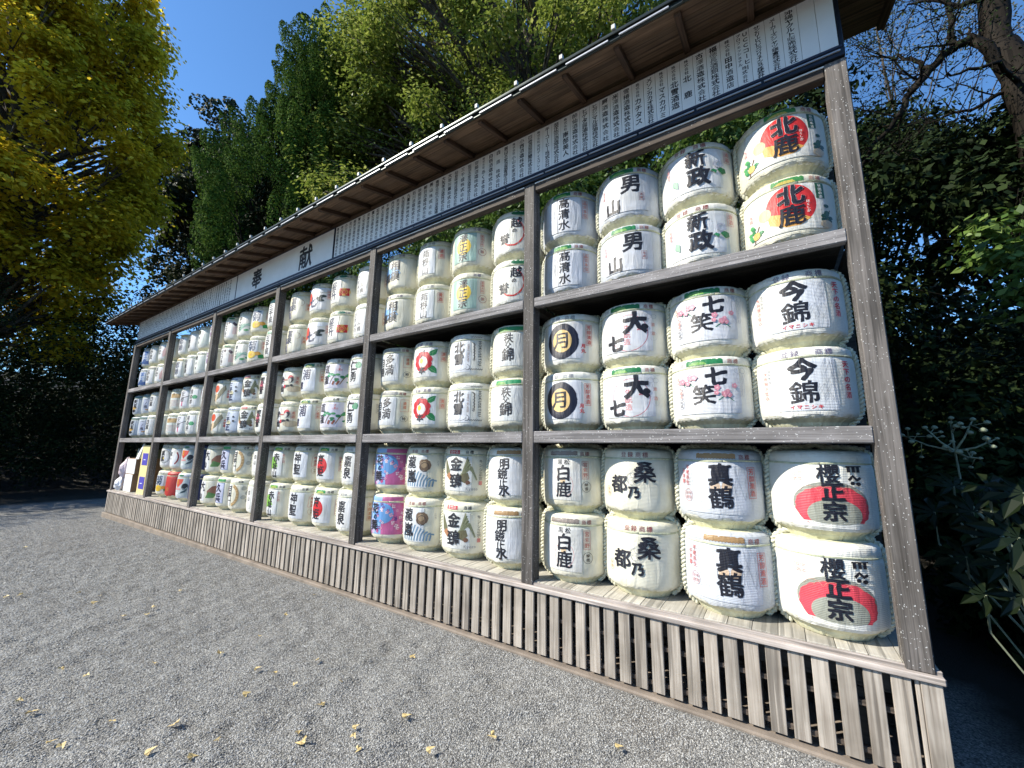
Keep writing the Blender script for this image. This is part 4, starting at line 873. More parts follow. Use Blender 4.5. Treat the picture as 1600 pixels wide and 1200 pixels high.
@D('m40', 'with small red headed bird above tan ground', 'cream')
def _(f):
    std(f, GN, '登録', '商標', -0.2, -0.09, .035); panel(f, -0.27, -0.12, (0.77, .78, .80)); f.disc(0.07, 0.20, .12, .055, (0.55, .46, .32), 24); f.disc(0.0, 0.38, .05, .052, (0.62, .03, .05), 18); f.disc(0.02, 0.355, .035, .045, (0.02, .02, .03), 14); f.disc(-0.01, 0.34, .03, .04, (0.66, .62, .56), 14); f.line([(-0.14, .35), (-0.05, .352)], .014, (0.55, .05, .05)); f.disc(-0.05, .25, .05, .02, K, 12, .2); f.disc(-.10, .24, .025, .03, (0.6, .05, .07), 12); f.disc(.03, .26, .025, .02, K, 10, .2)
    big(f, '酔', -0.19, 0.41, 0.13, bold=0.02); big(f, '仙', -0.18, 0.27, 0.13, bold=0.03); stamp(f, '清酒', 0.11, 0.40, .055, (0.6, .2, .15))
@D('m41', 'with one tall dark blue character and red capsule stamp', 'cream')
def _(f):
    pine_band(f, -0.17, 0.02, (0.02, .18, .09), (.45, .52, .15), K); panel(f, -0.26, 0.06, (0.70, .73, .78)); big(f, '浦', -0.11, 0.475, 0.19, (0.01, .01, .06), bold=0.045); big(f, '霞', -0.22, 0.27, 0.13, (0.01, .01, .06), bold=0.03); stamp(f, '一ノ蔵清', 0.15, 0.45, .042, (0.62, .14, .08))
@D('m42', 'with dark green pine trees along the bottom', 'white')
def _(f):
    std(f, K, '', '商標', 0, 0.06, .045); panel(f, -0.25, 0.18, (0.68, .66, .76)); big(f, '道', -0.17, 0.475, 0.14, bold=0.03); big(f, '灌', -0.17, 0.31, 0.145, bold=0.03); pine(f, -0.05, 0.26, 0.15, 0.17, (0.02, .22, .10)); pine(f, 0.12, 0.26, 0.2, 0.18, (0.03, .20, .08)); f.line([(-.03, .165), (-.01, .22)], .03, (0.25, .06, .03)); f.line([(.03, .165), (.07, .22)], .03, (0.25, .06, .03)); f.vert('さか', 0.06, .46, .035, RD); f.horiz('くらの', .06, .39, .03, RD)
@D('m43', 'with two bold characters pressed against the left of a post', 'white')
def _(f): std(f, GN, '登録', '商標', -.16, -.02, .04); panel(f, -.27, .0, (0.77, .78, .80)); f.disc(-.06, .40, .05, .05, (0.05, .28, .14), 16, .1); big(f, '仁勇', -0.15, 0.475, 0.16, bold=0.05); stamp(f, '清酒', 0.26, .42, .05, GN)
@D('t40', 'with cream patch and grey double column script, leftmost in its bay', 'cream')
def _(f):
    std(f, GN, '登録', '商標', -0.14, -0.05, .036); panel(f, -0.27, -0.13, (0.80, .74, .55)); big(f, '冨泉', -0.10, 0.46, 0.12, (0.05, .06, .1), bold=0.03); big(f, '銘酒', -0.20, 0.33, 0.12, (0.10, .1, .22), bold=0.03); f.ring(0.05, .36, .05, .05, .005, TN, -90, 90); stamp(f, '清酒', 0.16, .34, .05, (0.6, .2, .12))
@D('t41', 'with red peak at left and dark cloud shapes', 'cream')
def _(f):
    std(f, GN, '登録', '商標', -0.13, -0.03, .04); panel(f, -0.26, 0.22, (0.70, .74, .82), 0.41, 0.485); panel(f, -0.26, 0.22, (0.74, .74, .76), 0.118, .40); f.poly([(-0.26, .2), (-0.15, .22), (-0.13, .36), (-0.18, .42), (-0.25, .40)], (0.70, .06, .03)); big(f, '七', -0.10, 0.34, 0.19, (0.02, .03, .10), bold=0.05)
    for a, b_ in ((0.02, .31), (0.05, .27), (0.08, .34)): f.disc(a, b_, .055, .022, (0.02, .04, .04), 16, .08)
    f.disc(-.03, .25, .035, .035, (.8, .8, .82), 14); stamp(f, '特撰酒', 0.17, .43, .04, (0.62, .2, .15))
@D('t42', 'with red square holding a golden diamond', 'cream')
def _(f):
    f.disc(0.02, .535, .07, .022, (0.02, .16, .10), 20); std(f, GN, '登録', '商標', -.13, .12, .036); panel(f, -0.26, 0.0, (0.78, .76, .70)); big(f, '盛升', -0.14, 0.46, 0.15, (0.02, .03, .08), bold=0.035)
    f.rect(0.06, .275, .16, .12, (0.58, .015, .015)); f.ring(0.06, .275, .05, .042, .006, (0.8, .5, .12)); f.poly([(0.06, .235), (0.10, .275), (0.06, .315), (0.02, .275)], (0.68, .30, .06)); f.poly([(0.06, .25), (0.085, .275), (0.06, .30), (0.035, .275)], (0.58, .02, .02))
    for a, b_, c_, d in ((-.02, .275, .012, .03), (.14, .275, .012, .03), (.06, .33, .03, .008), (.06, .22, .03, .008)): f.disc(a, b_, c_, d, (0.8, .5, .12), 10)
@D('t43', 'with two columns of thin kana script cut by a post', 'white')
def _(f): sketch(f, -.1, .527, .15, .04, 6, GN, 3); panel(f, -.26, .0, (.78, .78, .78)); f.vert('いづみ橋', -0.10, .46, .075, K, .015, 1.05, 1, 1); f.vert('さがみ乃', -0.20, .44, .07, K, .015, 1.05, 1, 1); stamp(f, '海老名', .27, .42, .05, (.62, .2, .14))
# ---- third bay and beyond
@D('b30', 'with brown fish shape over green, white script at left', 'cream')
def _(f): panel(f, -.27, -.08, (.78, .78, .8)); f.poly([(-.02, .22), (.10, .20), (.18, .30), (.16, .40), (.05, .38), (-.03, .30)], (.30, .14, .09)); f.poly([(-.05, .17), (.10, .17), (.14, .24), (.0, .28)], (.12, .26, .08)); big(f, '大', -.16, .46, .13, bold=.05); f.disc(-.10, .31, .02, .02, K, 10); big(f, '山', -.20, .26, .12, bold=.05)
@D('b31', 'with lilac panel carrying two heavy characters and green band', 'cream')
def _(f): f.rect(-.10, .528, .22, .046, (.06, .34, .10)); panel(f, -.24, .0, (.60, .62, .80), .13, .48); f.frame(-.12, .305, .24, .35, .005, BL); big(f, '久', -.13, .47, .16, (.01, .01, .05), bold=.045); big(f, '兵', -.13, .30, .16, (.01, .01, .05), bold=.045); f.vert('清酒', .12, .42, .09, (.62, .28, .2), .01)
@D('b32', 'with golden rice ear beside upright white strip', 'cream')
def _(f):
    std(f, K, '', '商標', 0, .03, .04); f.ring(-.13, .30, .13, .16, .05, (.50, .32, .14), -80, 80)
    for k in range(9): a = R(-75+k*18); f.disc(-.13+.13*math.cos(a), .30+.16*math.sin(a), .022, .010, (.66, .46, .22), 8)
    panel(f, -.22, -.14, (.78, .78, .76), .13, .48); f.vert('日本一', -.18, .46, .10, K, .04, 1, 1, 1)
    for a, b_ in ((.10, .42), (.16, .34), (.10, .27), (.17, .22)): f.disc(a, b_, .04, .035, (.48, .48, .42), 14, .1)
    f.vert('吟醸', .16, .40, .035, K)
@D('b33', 'half hidden white strip with small script beside post', 'white')
def _(f): f.rect(-.17, .30, .12, .33, WH); f.frame(-.17, .30, .13, .33, .003, GN); f.vert('白山', -.17, .42, .07, K, .03, 1.4, 1, 1); f.vert('本家', .25, .30, .08, RD, .03)
@D('m30', 'with orange red sun over olive pheasant tail', 'cream')
def _(f): std(f, BL, '登録', '商標', -.16, -.05, .034); panel(f, -.26, -.0, (.76, .75, .70)); f.poly([(-.15, .14), (-.04, .20), (.08, .38), (.05, .46), (-.02, .40), (-.12, .25)][::1], (.22, .20, .12)); f.disc(-.14, .39, .07, .075, (.72, .10, .03), 24); f.poly([(-.20, .13), (-.12, .13), (-.08, .26), (-.16, .32)], (.74, .56, .36)); f.vert('国稀', -.20, .27, .07, K, .02, 1, 1, 1); f.vert('本醸造', .12, .36, .05, RD, .03)
@D('m31', 'pale blue with dark winding script', 'grey')
def _(f): panel(f, -.27, .1, (.58, .64, .76)); std(f, BL, '登録', '商標', -.16, -.05, .034); f.disc(-.12, .26, .06, .05, (.72, .68, .44), 16); big(f, '三', -.17, .47, .12, (.02, .03, .10), bold=.02); big(f, '光', -.16, .38, .12, (.02, .03, .10), bold=.02); big(f, '正', -.14, .25, .14, (.02, .03, .10), bold=.04); f.disc(-.02, .38, .02, .02, K, 8, .2); f.disc(-.01, .3, .025, .02, K, 8, .3); f.disc(.12, .33, .03, .03, GN, 8, .2)
@D('m32', 'with olive bird wing and red tag', 'cream')
def _(f): kyoto(f)
@D('m33', 'with heavy black and crimson script against a post', 'white')
def _(f): f.disc(-.17, .30, .06, .10, (.60, .10, .16), 16, .1); big(f, '惣', -.16, .47, .15, bold=.04); big(f, '誉', -.17, .31, .16, bold=.05); stamp(f, '清酒', .25, .4, .06, (.6, .2, .15))
@D('t30', 'with scattered dark blossoms and pale pink patch', 'cream')
def _(f):
    f.disc(-.05, .53, .08, .02, GR, 18); panel(f, -.26, .05, (.78, .77, .76)); f.rect(.07, .27, .10, .16, (.74, .55, .52)); big(f, 'さつき', -.16, .46, .115, bold=.02, pitch_=.9)
    for a, b_ in ((-.08, .43), (.03, .42), (.06, .39)): f.disc(a, b_, .028, .028, (.10, .06, .08), 10, .25, int(a*99))
@D('t31', 'with fan of green orchid leaves', 'white')
def _(f):
    std(f, GN, '登録', '商標', -.14, -.03, .04)
    for k in range(7): f.line([(-.16, .15), (-.14+.03*k, .26+.01*k), (-.08+.045*k, .33-.02*k)], .010, (.28, .55, .42)); f.lay -= 1
    f.lay += 1; f.disc(.0, .18, .05, .022, (.06, .35, .12), 14, .1); f.disc(.10, .21, .045, .02, (.06, .35, .12), 14, .1); f.vert('早乙女', -.16, .46, .09, K, .01, 1.1, 1, 1)
@D('t32', 'with golden chrysanthemum under a dark blue character', 'cream')
def _(f): kiku(f)
def kiku(f):
    std(f, GN, '登録', '商標', -.13, -.05, .04); panel(f, -.24, .02, (.66, .69, .74), .25, .48); f.poly([(.05, .13), (.14, .13), (.13, .20), (.03, .2)], (.03, .28, .07))
    for j in range(12): f.disc(-.10+.065*math.cos(j*.524), .20+.045*math.sin(j*.524), .034, .026, (.82, .55, .04), 10, .1, j); f.lay -= 1
    f.lay += 1; f.disc(-.10, .20, .035, .026, (.70, .40, .03), 12, .1); f.disc(.03, .22, .05, .035, (.74, .36, .04), 12, .2); big(f, '菊', -.11, .47, .21, (.02, .05, .12), bold=.05); stamp(f, '清酒', .12, .44, .065, (.66, .22, .2))
@D('t33', 'with green band and stacked bold script beside a post', 'white')
def _(f): f.rect(-.12, .528, .2, .046, (.30, .55, .42)); panel(f, -.27, -.03, (.8, .8, .8)); f.vert('三千盛', -.16, .475, .115, K, .05, 1.02, 1, 1)
@D('b20', 'with round black crest ring', 'cream')
def _(f): std(f, GN, '登録', '商標', -.15, -.04, .042); panel(f, -.26, .1, (.78, .78, .78)); f.ring(-.06, .31, .12, .14, .010, K); f.ring(-.06, .31, .10, .12, .004, K); big(f, '鳳凰', -.12, .44, .12, bold=.04); f.disc(-.08, .27, .02, .02, YE_, 8)
@D('b21', 'with thick crimson arc on white', 'cream')
def _(f): std(f, GN, '登録', '商標', -.15, -.04, .036); panel(f, -.26, .05, (.8, .8, .8)); f.ring(-.13, .30, .14, .15, .030, (.30, .02, .03), -60, 50); f.vert('蔵一', -.2, .42, .09, K, .03, 1.2, 1, 1)
@D('b22', 'with red pennant over pale blue wave', 'grey')
def _(f): pennant(f)
def pennant(f): f.disc(-.08, .53, .07, .02, GR, 14); panel(f, -.27, .18, (.56, .62, .62)); f.poly([(-.20, .36), (-.13, .28), (-.02, .38), (-.0, .46), (-.2, .46)], (.68, .08, .05)); f.rect(-.13, .26, .17, .03, (.72, .3, .3)); f.disc(.04, .32, .05, .05, K, 14, .2); f.ring(.04, .31, .06, .06, .01, K); f.disc(-.14, .17, .06, .025, (.74, .76, .8), 14); f.poly([(-.06, .17), (.06, .20), (.1, .26), (-.0, .22)], (.04, .08, .1)); f.vert('武甲', -.14, .45, .05, YE_, .02)
@D('b23', 'dark navy blue and mostly hidden behind a post', 'navy')
def _(f): f.horiz('登録', -.1, .527, .04, WH)
@D('b20l', 'with yellow flower under a dark green brush character', 'cream')
def _(f): kiku(f)
@D('b21l', 'plain red all round', 'red')
def _(f): f.vert('金', -.12, .26, .08, (.62, .22, .05), .02)
@D('b22l', 'with red pennant over pale blue wave', 'grey')
def _(f): pennant(f)
def small(key, desc, body, text, col=K, s_=-.15, size=.12, extra=None, pcol=(.78, .78, .78), bold=.035, pw=-.0):
    @D(key, desc, body)
    def _(f):
        std(f, GN, '登録', '商標', -.15, -.04, .038); panel(f, -.27, pw, pcol)
        if extra: extra(f)
        f.vert(text, s_, .47, size, col, bold, 1.0, 1, 1)
small('m20', 'with ochre band on top and red cross strokes', 'cream', '白', (.3, .2, .12), -.1, .06, lambda f: (f.rect(-.06, .40, .26, .10, (.52, .34, .14)), [f.line([(-.22, .14+.035*k), (-.05, .17+.03*k), (.1, .15+.03*k)], .005, (.55, .15, .15)) for k in range(5)]), (.70, .73, .68))
small('m21', 'with long crossing brush stroke and magenta stem', 'white', '安曇', K, -.14, .13, lambda f: (f.line([(-.22, .25), (-.1, .31), (.06, .37)], .012, K), f.rect(-.13, .18, .03, .11, (.62, .03, .16))), (.76, .76, .80), .0)
small('m22', 'with single green leaf and curling script', 'white', '月の井', K, -.17, .11, lambda f: (f.disc(-.06, .30, .06, .045, (.06, .34, .14), 16, .1), stamp(f, '清酒', .10, .45, .055, (.6, .12, .12))))
small('m23', 'left of a post with grey drawing', 'cream', '葵天下', K, -.16, .11, lambda f: sketch(f, .0, .3, .1, .25, 9, GN, 4))
small('t20', 'with tan band above grey blue script', 'cream', '都錦', (.06, .07, .12), -.15, .16, lambda f: f.rect(-.1, .527, .2, .045, (.60, .46, .24)))
small('t21', 'with slim script down its left edge', 'white', '白露垂', K, -.19, .11, lambda f: stamp(f, '清', .14, .32, .05, (.7, .3, .3)))
small('t22', 'pale green white with dotted emblem', 'white', '泉', (.02, .02, .02), -.19, .10, lambda f: (panel(f, -.10, .12, (.60, .66, .62), .14, .45), f.disc(-.19, .30, .02, .03, K, 10), f.disc(-.19, .19, .02, .03, K, 10), f.frame(.12, .2, .03, .03, .004, (.5, .2, .2))), (.78, .80, .74))
small('t23', 'with violet patches mostly hidden by a post', 'cream', '花紫', (.2, .08, .25), -.15, .12, None)
small('m10', 'with black and orange marks', 'grey', '天覧', K, -.1, .12, lambda f: (f.disc(-.12, .24, .08, .05, (.65, .40, .10), 14, .2), f.disc(-.13, .16, .07, .035, K, 14, .2), f.disc(-.12, .42, .05, .04, K, 14, .25), f.rect(-.05, .528, .4, .04, (.10, .2, .2))), (.5, .55, .62))
small('m11', 'grey blue with small characters in a panel', 'grey', '一ノ梅', (.01, .01, .05), -.06, .09, lambda f: (panel(f, -.14, .06, (.42, .46, .60), .16, .44), f.rect(-.05, .528, .4, .04, (.10, .2, .2)), f.disc(.0, .17, .06, .02, (.4, .25, .15), 12, .2)), (.55, .60, .66), .01)
small('m12', 'with loose script and grey sketch', 'white', '白瀧', K, -.17, .13, lambda f: sketch(f, -.02, .3, .1, .28, 10, GN, 5))
small('m13', 'small slice seen against the second post', 'cream', '玉川', K, -.16, .12)
small('t10', 'deep in blue shade at the far left', 'grey', '富士', BL, -.08, .12, lambda f: f.poly([(-.26, .12), (.2, .12), (.1, .22), (-.02, .2), (-.1, .27)], (.03, .10, .32)), (.55, .62, .75))
small('t11', 'with strong script curling at its left', 'cream', '渓流', K, -.18, .15, lambda f: f.rect(-.08, .528, .22, .04, (.4, .36, .36)))
small('t12', 'with pinkish figure beside narrow black script', 'cream', '浮世', K, -.17, .12, lambda f: f.poly([(-.04, .15), (.04, .22), (.06, .36), (.0, .42), (-.06, .3)], (.66, .4, .38)))
small('t13', 'thin pale slice beside the second post', 'cream', '菊川', K, -.16, .12)

# which design stands where: bay -> positions from the left
XS = {6: [-2.15, -1.53, -0.91, -0.29], 5: [-4.66, -4.04, -3.44, -2.81], 4: [-7.21, -6.55, -5.94, -5.34], 3: [-9.74, -9.11, -8.56, -7.88],
      2: [-12.16, -11.56, -10.96, -10.38], 1: [-14.78, -14.15, -13.5, -12.88]}
ORD = {6: 'sixth', 5: 'fifth', 4: 'fourth', 3: 'third', 2: 'second', 1: 'first'}
SHELF = {'b': ('bottom', ZF, 0.583/0.581), 'm': ('middle', S2T, 0.570/0.581), 't': ('top', S1T, 0.576/0.581)}
PRINTS = {}
def print_mesh(key):
    if key not in PRINTS:
        f = Flat(); DES[key][2](f)
        PRINTS[key] = f.mesh('label_print', wrap_fn, M['print'])
    return PRINTS[key]
jr = random.Random(21)
def place_barrel(key, x, y, z, zsc, label, rz, sc):
    desc, body, _ = DES[key]
    t = empty('sake_barrel', (x, y, z), rz); t.rotation_euler = (R(jr.uniform(-.7, .7)), R(jr.uniform(-.7, .7)), rz); t.scale = (sc, sc, zsc)
    tag(t, label, 'sake barrel', 'sake barrels stacked in pairs on the rack')
    for nm, me, r0 in (('wrap', WRAPS[body], 0), ('fold', FOLD, jr.uniform(0, 6)), ('straw_foot', FOOT, 0), ('top_matting', TOP, 0), ('hoop_cord', HOOP, jr.uniform(-.4, .4)), ('rope_knot', KNOT, jr.uniform(0, 3))):
        link(nm, me, t, (0, 0, 0), (0, 0, r0 if nm != 'fold' else 0), world=False)
    for a in (78, 108, -78, -108):
        link('side_rope', ROPE, t, (0, 0, 0), (0, 0, R(a+jr.uniform(-3, 3))), world=False)
    link('label_print', print_mesh(key), t, (0, 0, 0), world=False)
    return t
for bay in (6, 5, 4, 3, 2, 1):
    for sh in 'bmt':
        if bay == 1 and sh == 'b': continue
        for i, x in enumerate(XS[bay]):
            key = f'{sh}{bay}{i}'; nm, z0, zs_ = SHELF[sh]
            dx, dy, rz = jr.uniform(-.012, .012), jr.uniform(-.015, .02), jr.uniform(-.05, .05)+R({6: 2+(-x)*3.0, 5: 17, 4: 25, 3: 31, 2: 35, 1: 38}[bay])
            for lv in (0, 1):
                k2 = key+'l' if lv == 0 and key+'l' in DES else key
                place = f'{nm} shelf' if bay > 3 else f'{ORD[bay]} bay {nm} shelf'
                ym = 0.40 if (sh == 'b' and lv == 0) else 0.42
                if bay == 6 and sh == 'b': ym = 0.385 if lv == 0 else 0.42
                lab = f"{'upper' if lv else 'lower'} barrel {DES[k2][0]}, {place}"
                if len(lab.split()) > 16: print('LONG', lab)
                place_barrel(k2, x+dx+jr.uniform(-.008, .008)+(0.02 if lv == 0 and sh == 'b' and i != 3 else 0), ym+dy, z0+lv*0.581*zs_, zs_, lab, rz+jr.uniform(-.04, .04), 1.02 if bay == 6 else 1.0)

# ------------------------------------------------------------------ things stored in the first bay
t = tag(empty('white_carton', (-14.1, 0.3, ZF)), 'large white carton with brown side standing on the lowest floor at left', 'carton', 'cartons stored at the left end')
def carton(t, x0, x1, y0, y1, z0, z1):
    box('carton_body', t, 'card', x0, x1, y0, y1, z0, z1, 0.006); box('white_front', t, 'paper', x0+0.004, x1-0.004, y0-0.004, y0-0.0005, z0+0.005, z1-0.005, 0.001)
    box('tape', t, 'paper', x1+0.0005, x1+0.003, (y0+y1)/2-0.03, (y0+y1)/2+0.03, z1-0.10, z1-0.006, 0.0005); box('flap', t, 'card', x0+0.02, x1+0.01, y0+0.01, y1-0.05, z1+0.0005, z1+0.008, 0.001)
M['card'] = plain('brown_cardboard', (0.36, 0.22, 0.12), 0.8, noise=0.2); M['paper'] = plain('white_paper', (0.78, 0.79, 0.80), 0.7, noise=0.1)
carton(t, -14.42, -13.85, 0.10, 0.75, ZF, ZF+0.42)
t = tag(empty('white_carton', (-14.1, 0.3, ZF+0.43)), 'second white carton lying on top of the large one at left', 'carton', 'cartons stored at the left end')
carton(t, -14.46, -13.80, 0.11, 0.78, ZF+0.431, ZF+0.80)
def bag(label, x, y, z, w_, d_, h_, mat):
    t = tag(empty('plastic_bag', (x, y, z)), label, 'bag', 'bags stored at the left end'); bm = bmesh.new(); bmesh.ops.create_icosphere(bm, subdivisions=3, radius=1); r = random.Random(int(x*10))
    for v in bm.verts:
        k = 1+0.12*math.sin(v.co.x*5+v.co.z*7)+0.08*math.sin(v.co.y*9+x); top = max(0, v.co.z); v.co = Vector((v.co.x*w_/2*k*(1-0.45*top), v.co.y*d_/2*k*(1-0.45*top), (max(v.co.z, -0.8)+0.8)/1.8*h_*(1+0.05*k)))
    me = bpy.data.meshes.new('bag_body'); bm.to_mesh(me); bm.free(); me.materials.append(M[mat]); link('bag_body', me, t, (0, 0, 0), world=False)
    V1, F1 = merge([tube([(s_*0.05, 0, h_*0.93), (s_*0.09, 0.01, h_*1.05), (s_*0.03, 0.02, h_*1.10)], 0.012, 5) for s_ in (-1, 1)]); link('handle', mesh_from('handle', V1, F1, M[mat]), t, (0, 0, 0), world=False)
M['pinkbag'] = plain('pale_pink_plastic', (0.74, 0.60, 0.62), 0.4); M['whitebag'] = plain('white_plastic', (0.76, 0.76, 0.78), 0.4); M['crate'] = plain('grey_green_plastic', (0.16, 0.20, 0.13), 0.5, noise=0.2)
bag('pale pink bag slumped beside the upper carton', -14.62, 0.14, ZF+0.32, 0.28, 0.25, 0.46, 'pinkbag'); bag('crumpled white bag on the floor left of the cartons', -14.66, 0.10, ZF, 0.34, 0.24, 0.36, 'whitebag')
t = tag(empty('plastic_crate', (-14.05, 0.45, ZF+0.81)), 'dark green crate on top of the stacked cartons', 'crate')
for (a, b_, c_, d) in ((-14.4, -13.7, 0.25, 0.27), (-14.4, -13.7, 0.73, 0.75), (-14.4, -14.38, 0.27, 0.73), (-13.72, -13.7, 0.27, 0.73)): box('side_wall', t, 'crate', a, b_, c_, d, ZF+0.81, ZF+1.03)
box('base', t, 'crate', -14.38, -13.72, 0.27, 0.73, ZF+0.81, ZF+0.83)
for k in range(4): box('rib', t, 'paper', -14.3+k*0.16, -14.27+k*0.16, 0.243, 0.2495, ZF+0.83, ZF+1.05)
t = tag(empty('display_board', (-13.1, 0.1, ZF)), 'tall yellow board with blue panels leaning beside the second post', 'board')
M['yel'] = plain('cream_yellow_board', (0.80, 0.66, 0.32), 0.5); M['vio'] = plain('violet_blue_panel', (0.08, 0.07, 0.42), 0.5)
def brd(nm, m_, x0, x1, y_, z0, z1, th): return box(nm, t, m_, x0, x1, y_, y_+th, z0, z1, 0.002)
brd('backing', 'yel', -13.42, -12.92, 0.10, ZF, ZF+1.14, 0.015)
for z0 in (0.30, 0.85):
    brd('blue_panel', 'vio', -13.32, -12.96, 0.094, ZF+z0-0.18, ZF+z0+0.10, 0.005); brd('white_line', 'paper', -13.22, -13.08, 0.0905, ZF+z0-0.06, ZF+z0-0.045, 0.003)
t = tag(empty('folded_banner', (-13.55, 0.16, ZF+0.62)), 'folded white banner leaning above the cartons', 'banner')
V1 = [(-13.85, 0.10, ZF+0.80), (-13.55, 0.08, ZF+0.80), (-13.36, 0.10, ZF+1.17), (-13.52, 0.13, ZF+1.19)]
V1 += [(a, b_+0.02, c_) for a, b_, c_ in V1]; link('banner_cloth', mesh_from('banner_cloth', V1, [(0, 1, 2, 3), (7, 6, 5, 4), (0, 4, 5, 1), (1, 5, 6, 2), (2, 6, 7, 3), (3, 7, 4, 0)], M['paper']), t, (0, 0, 0))

# ------------------------------------------------------------------ trees and undergrowth
M['lf_camphor'] = leaf_mat('camphor_leaf', [(0, (0.10, 0.14, 0.025)), (0.4, (0.20, 0.26, 0.045)), (0.8, (0.32, 0.37, 0.08)), (1, (0.48, 0.50, 0.17))], 0.5, 0.42, 0.35)
M['lf_ginkgo'] = leaf_mat('ginkgo_leaf', [(0, (0.30, 0.25, 0.018)), (0.4, (0.54, 0.42, 0.025)), (0.8, (0.76, 0.58, 0.04)), (1, (0.85, 0.72, 0.10))], 0.5, 0.6, 0.2)
M['lf_juniper'] = leaf_mat('juniper_leaf', [(0, (0.02, 0.045, 0.010)), (0.5, (0.055, 0.11, 0.020)), (1, (0.13, 0.20, 0.038))], 0.85, 0.25, 0.05)
M['lf_pine'] = leaf_mat('pine_needle', [(0, (0.018, 0.032, 0.018)), (0.7, (0.04, 0.06, 0.028)), (1, (0.09, 0.09, 0.035))], 0.6, 0.1, 0.2)
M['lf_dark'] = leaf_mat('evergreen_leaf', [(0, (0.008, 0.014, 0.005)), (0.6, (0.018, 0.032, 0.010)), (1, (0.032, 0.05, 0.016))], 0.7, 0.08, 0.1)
M['lf_hedge'] = leaf_mat('understorey_leaf', [(0, (0.04, 0.08, 0.02)), (0.5, (0.08, 0.15, 0.03)), (1, (0.16, 0.24, 0.06))], 0.5, 0.3, 0.3)
M['lf_brown'] = leaf_mat('autumn_leaf', [(0, (0.10, 0.09, 0.05)), (0.5, (0.22, 0.20, 0.13)), (1, (0.36, 0.33, 0.24))], 0.5, 0.3, 0.3)
M['fatsia'] = leaf_mat('fatsia_leaf', [(0, (0.004, 0.008, 0.0025)), (1, (0.010, 0.019, 0.005))], 0.5, 0.05, 0.25)
M['umbel'] = plain('pale_green_flower', (0.22, 0.25, 0.17), 0.8, noise=0.2, nscale=60)

def leaves(P, Nrm, size, aspect=0.55, jitter=0.35, fold=True):
    """quads at P facing roughly Nrm; returns vertex and face arrays"""
    n = len(P); N = Nrm+RNG.normal(0, jitter, (n, 3)); N /= np.linalg.norm(N, axis=1, keepdims=True)+1e-9
    A = RNG.normal(0, 1, (n, 3)); A[:, 2] -= 0.5; T = A-(A*N).sum(1, keepdims=True)*N; T /= np.linalg.norm(T, axis=1, keepdims=True)+1e-9
    B = np.cross(N, T); s = (size*(0.7+0.6*RNG.random(n)))[:, None] if np.ndim(size) == 0 else size[:, None]
    V = np.stack([P-T*s*0.5, P+B*s*aspect*0.5+T*s*0.05, P+T*s*0.5, P-B*s*aspect*0.5+T*s*0.05], 1).reshape(-1, 3)
    return V
def quad_mesh(name, V, mat):
    nq = len(V)//4; me = bpy.data.meshes.new(name); me.vertices.add(len(V)); me.vertices.foreach_set('co', V.astype(np.float32).ravel())
    me.loops.add(nq*4); me.loops.foreach_set('vertex_index', np.arange(nq*4, dtype=np.int32))
    me.polygons.add(nq); me.polygons.foreach_set('loop_start', np.arange(0, nq*4, 4, dtype=np.int32)); me.polygons.foreach_set('loop_total', np.full(nq, 4, dtype=np.int32))
    me.materials.append(M[mat]); me.update(calc_edges=True); return me
def clump(c, r, n, flat=0.6, up=0.5, shell=0.75):
    """leaf positions and normals of one spray of foliage"""
    d = RNG.normal(0, 1, (n, 3)); d /= np.linalg.norm(d, axis=1, keepdims=True)
    q = (shell+(1-shell)*RNG.random(n))*RNG.random(n)**0.18; lump = 1+0.28*np.sin(d[:, 0]*5+c[0]*3)*np.sin(d[:, 1]*6+c[1]*2)+0.2*np.sin(d[:, 2]*7+c[2])
    P = np.array(c)+d*(q*lump)[:, None]*r*np.array([1, 1, flat]); N = d*0.7+np.array([0, 0, up]); return P, N
def crown_centers(c, rad3, n, shell=0.55, zmin=-9, seed=1, lumps=0.25):
    g = np.random.default_rng(seed); out = []
    while len(out) < n:
        d = g.normal(0, 1, 3); d /= np.linalg.norm(d); q = shell+(1-shell)*g.random()**0.5
        q *= 1+lumps*math.sin(d[0]*4+seed)*math.sin(d[1]*5+seed*2)+lumps*0.6*math.sin(d[2]*7+d[0]*3)
        if d[2] < zmin: continue
        out.append(np.array(c)+d*q*np.array(rad3))
    return out
def branches(base, top, cents, r0, seed=1, frac=0.5, wig=0.35):
    """a tapering trunk and limbs that curve out to the sprays"""
    g = random.Random(seed); base = Vector(base); top = Vector(top); parts = []
    tp = []; n = 9
    for i in range(n+1):
        t = i/n; tp.append(base.lerp(top, t)+Vector((math.sin(t*5+seed)*wig, math.cos(t*4+seed)*wig, 0))*t)
    parts.append(tube(tp, [r0*(1.25-0.95*i/n) if i else r0*1.5 for i in range(n+1)], 10))
    for c in cents:
        c = Vector(c); h = max(0.25, min(0.95, ((c.z-base.z)/(top.z-base.z))*0.8-0.1*g.random())); i = h*n; k = int(i); s = tp[k].lerp(tp[min(k+1, n)], i-k)
        L = (c-s).length; mid = s.lerp(c, 0.5)+Vector((g.uniform(-.15, .15), g.uniform(-.15, .15), g.uniform(-.05, .2)))*L
        q = [s*(1-t)**2+mid*2*t*(1-t)+c*t*t+Vector((g.uniform(-.03, .03),)*3)*L*(0 < t < 1) for t in [j/6 for j in range(7)]]
        rr = r0*min(0.55, 0.10+0.035*L)*frac*1.4
        parts.append(tube(q, [rr*(1-0.85*j/6)+0.008 for j in range(7)], 5))
        for _ in range(3):
            e = c+Vector((g.uniform(-1, 1), g.uniform(-1, 1), g.uniform(-.4, .8)))*0.7; parts.append(tube([q[4], q[4].lerp(e, .5)+Vector((0, 0, .1)), e], [rr*0.35, rr*0.22, 0.006], 4, False))
    return merge(parts)
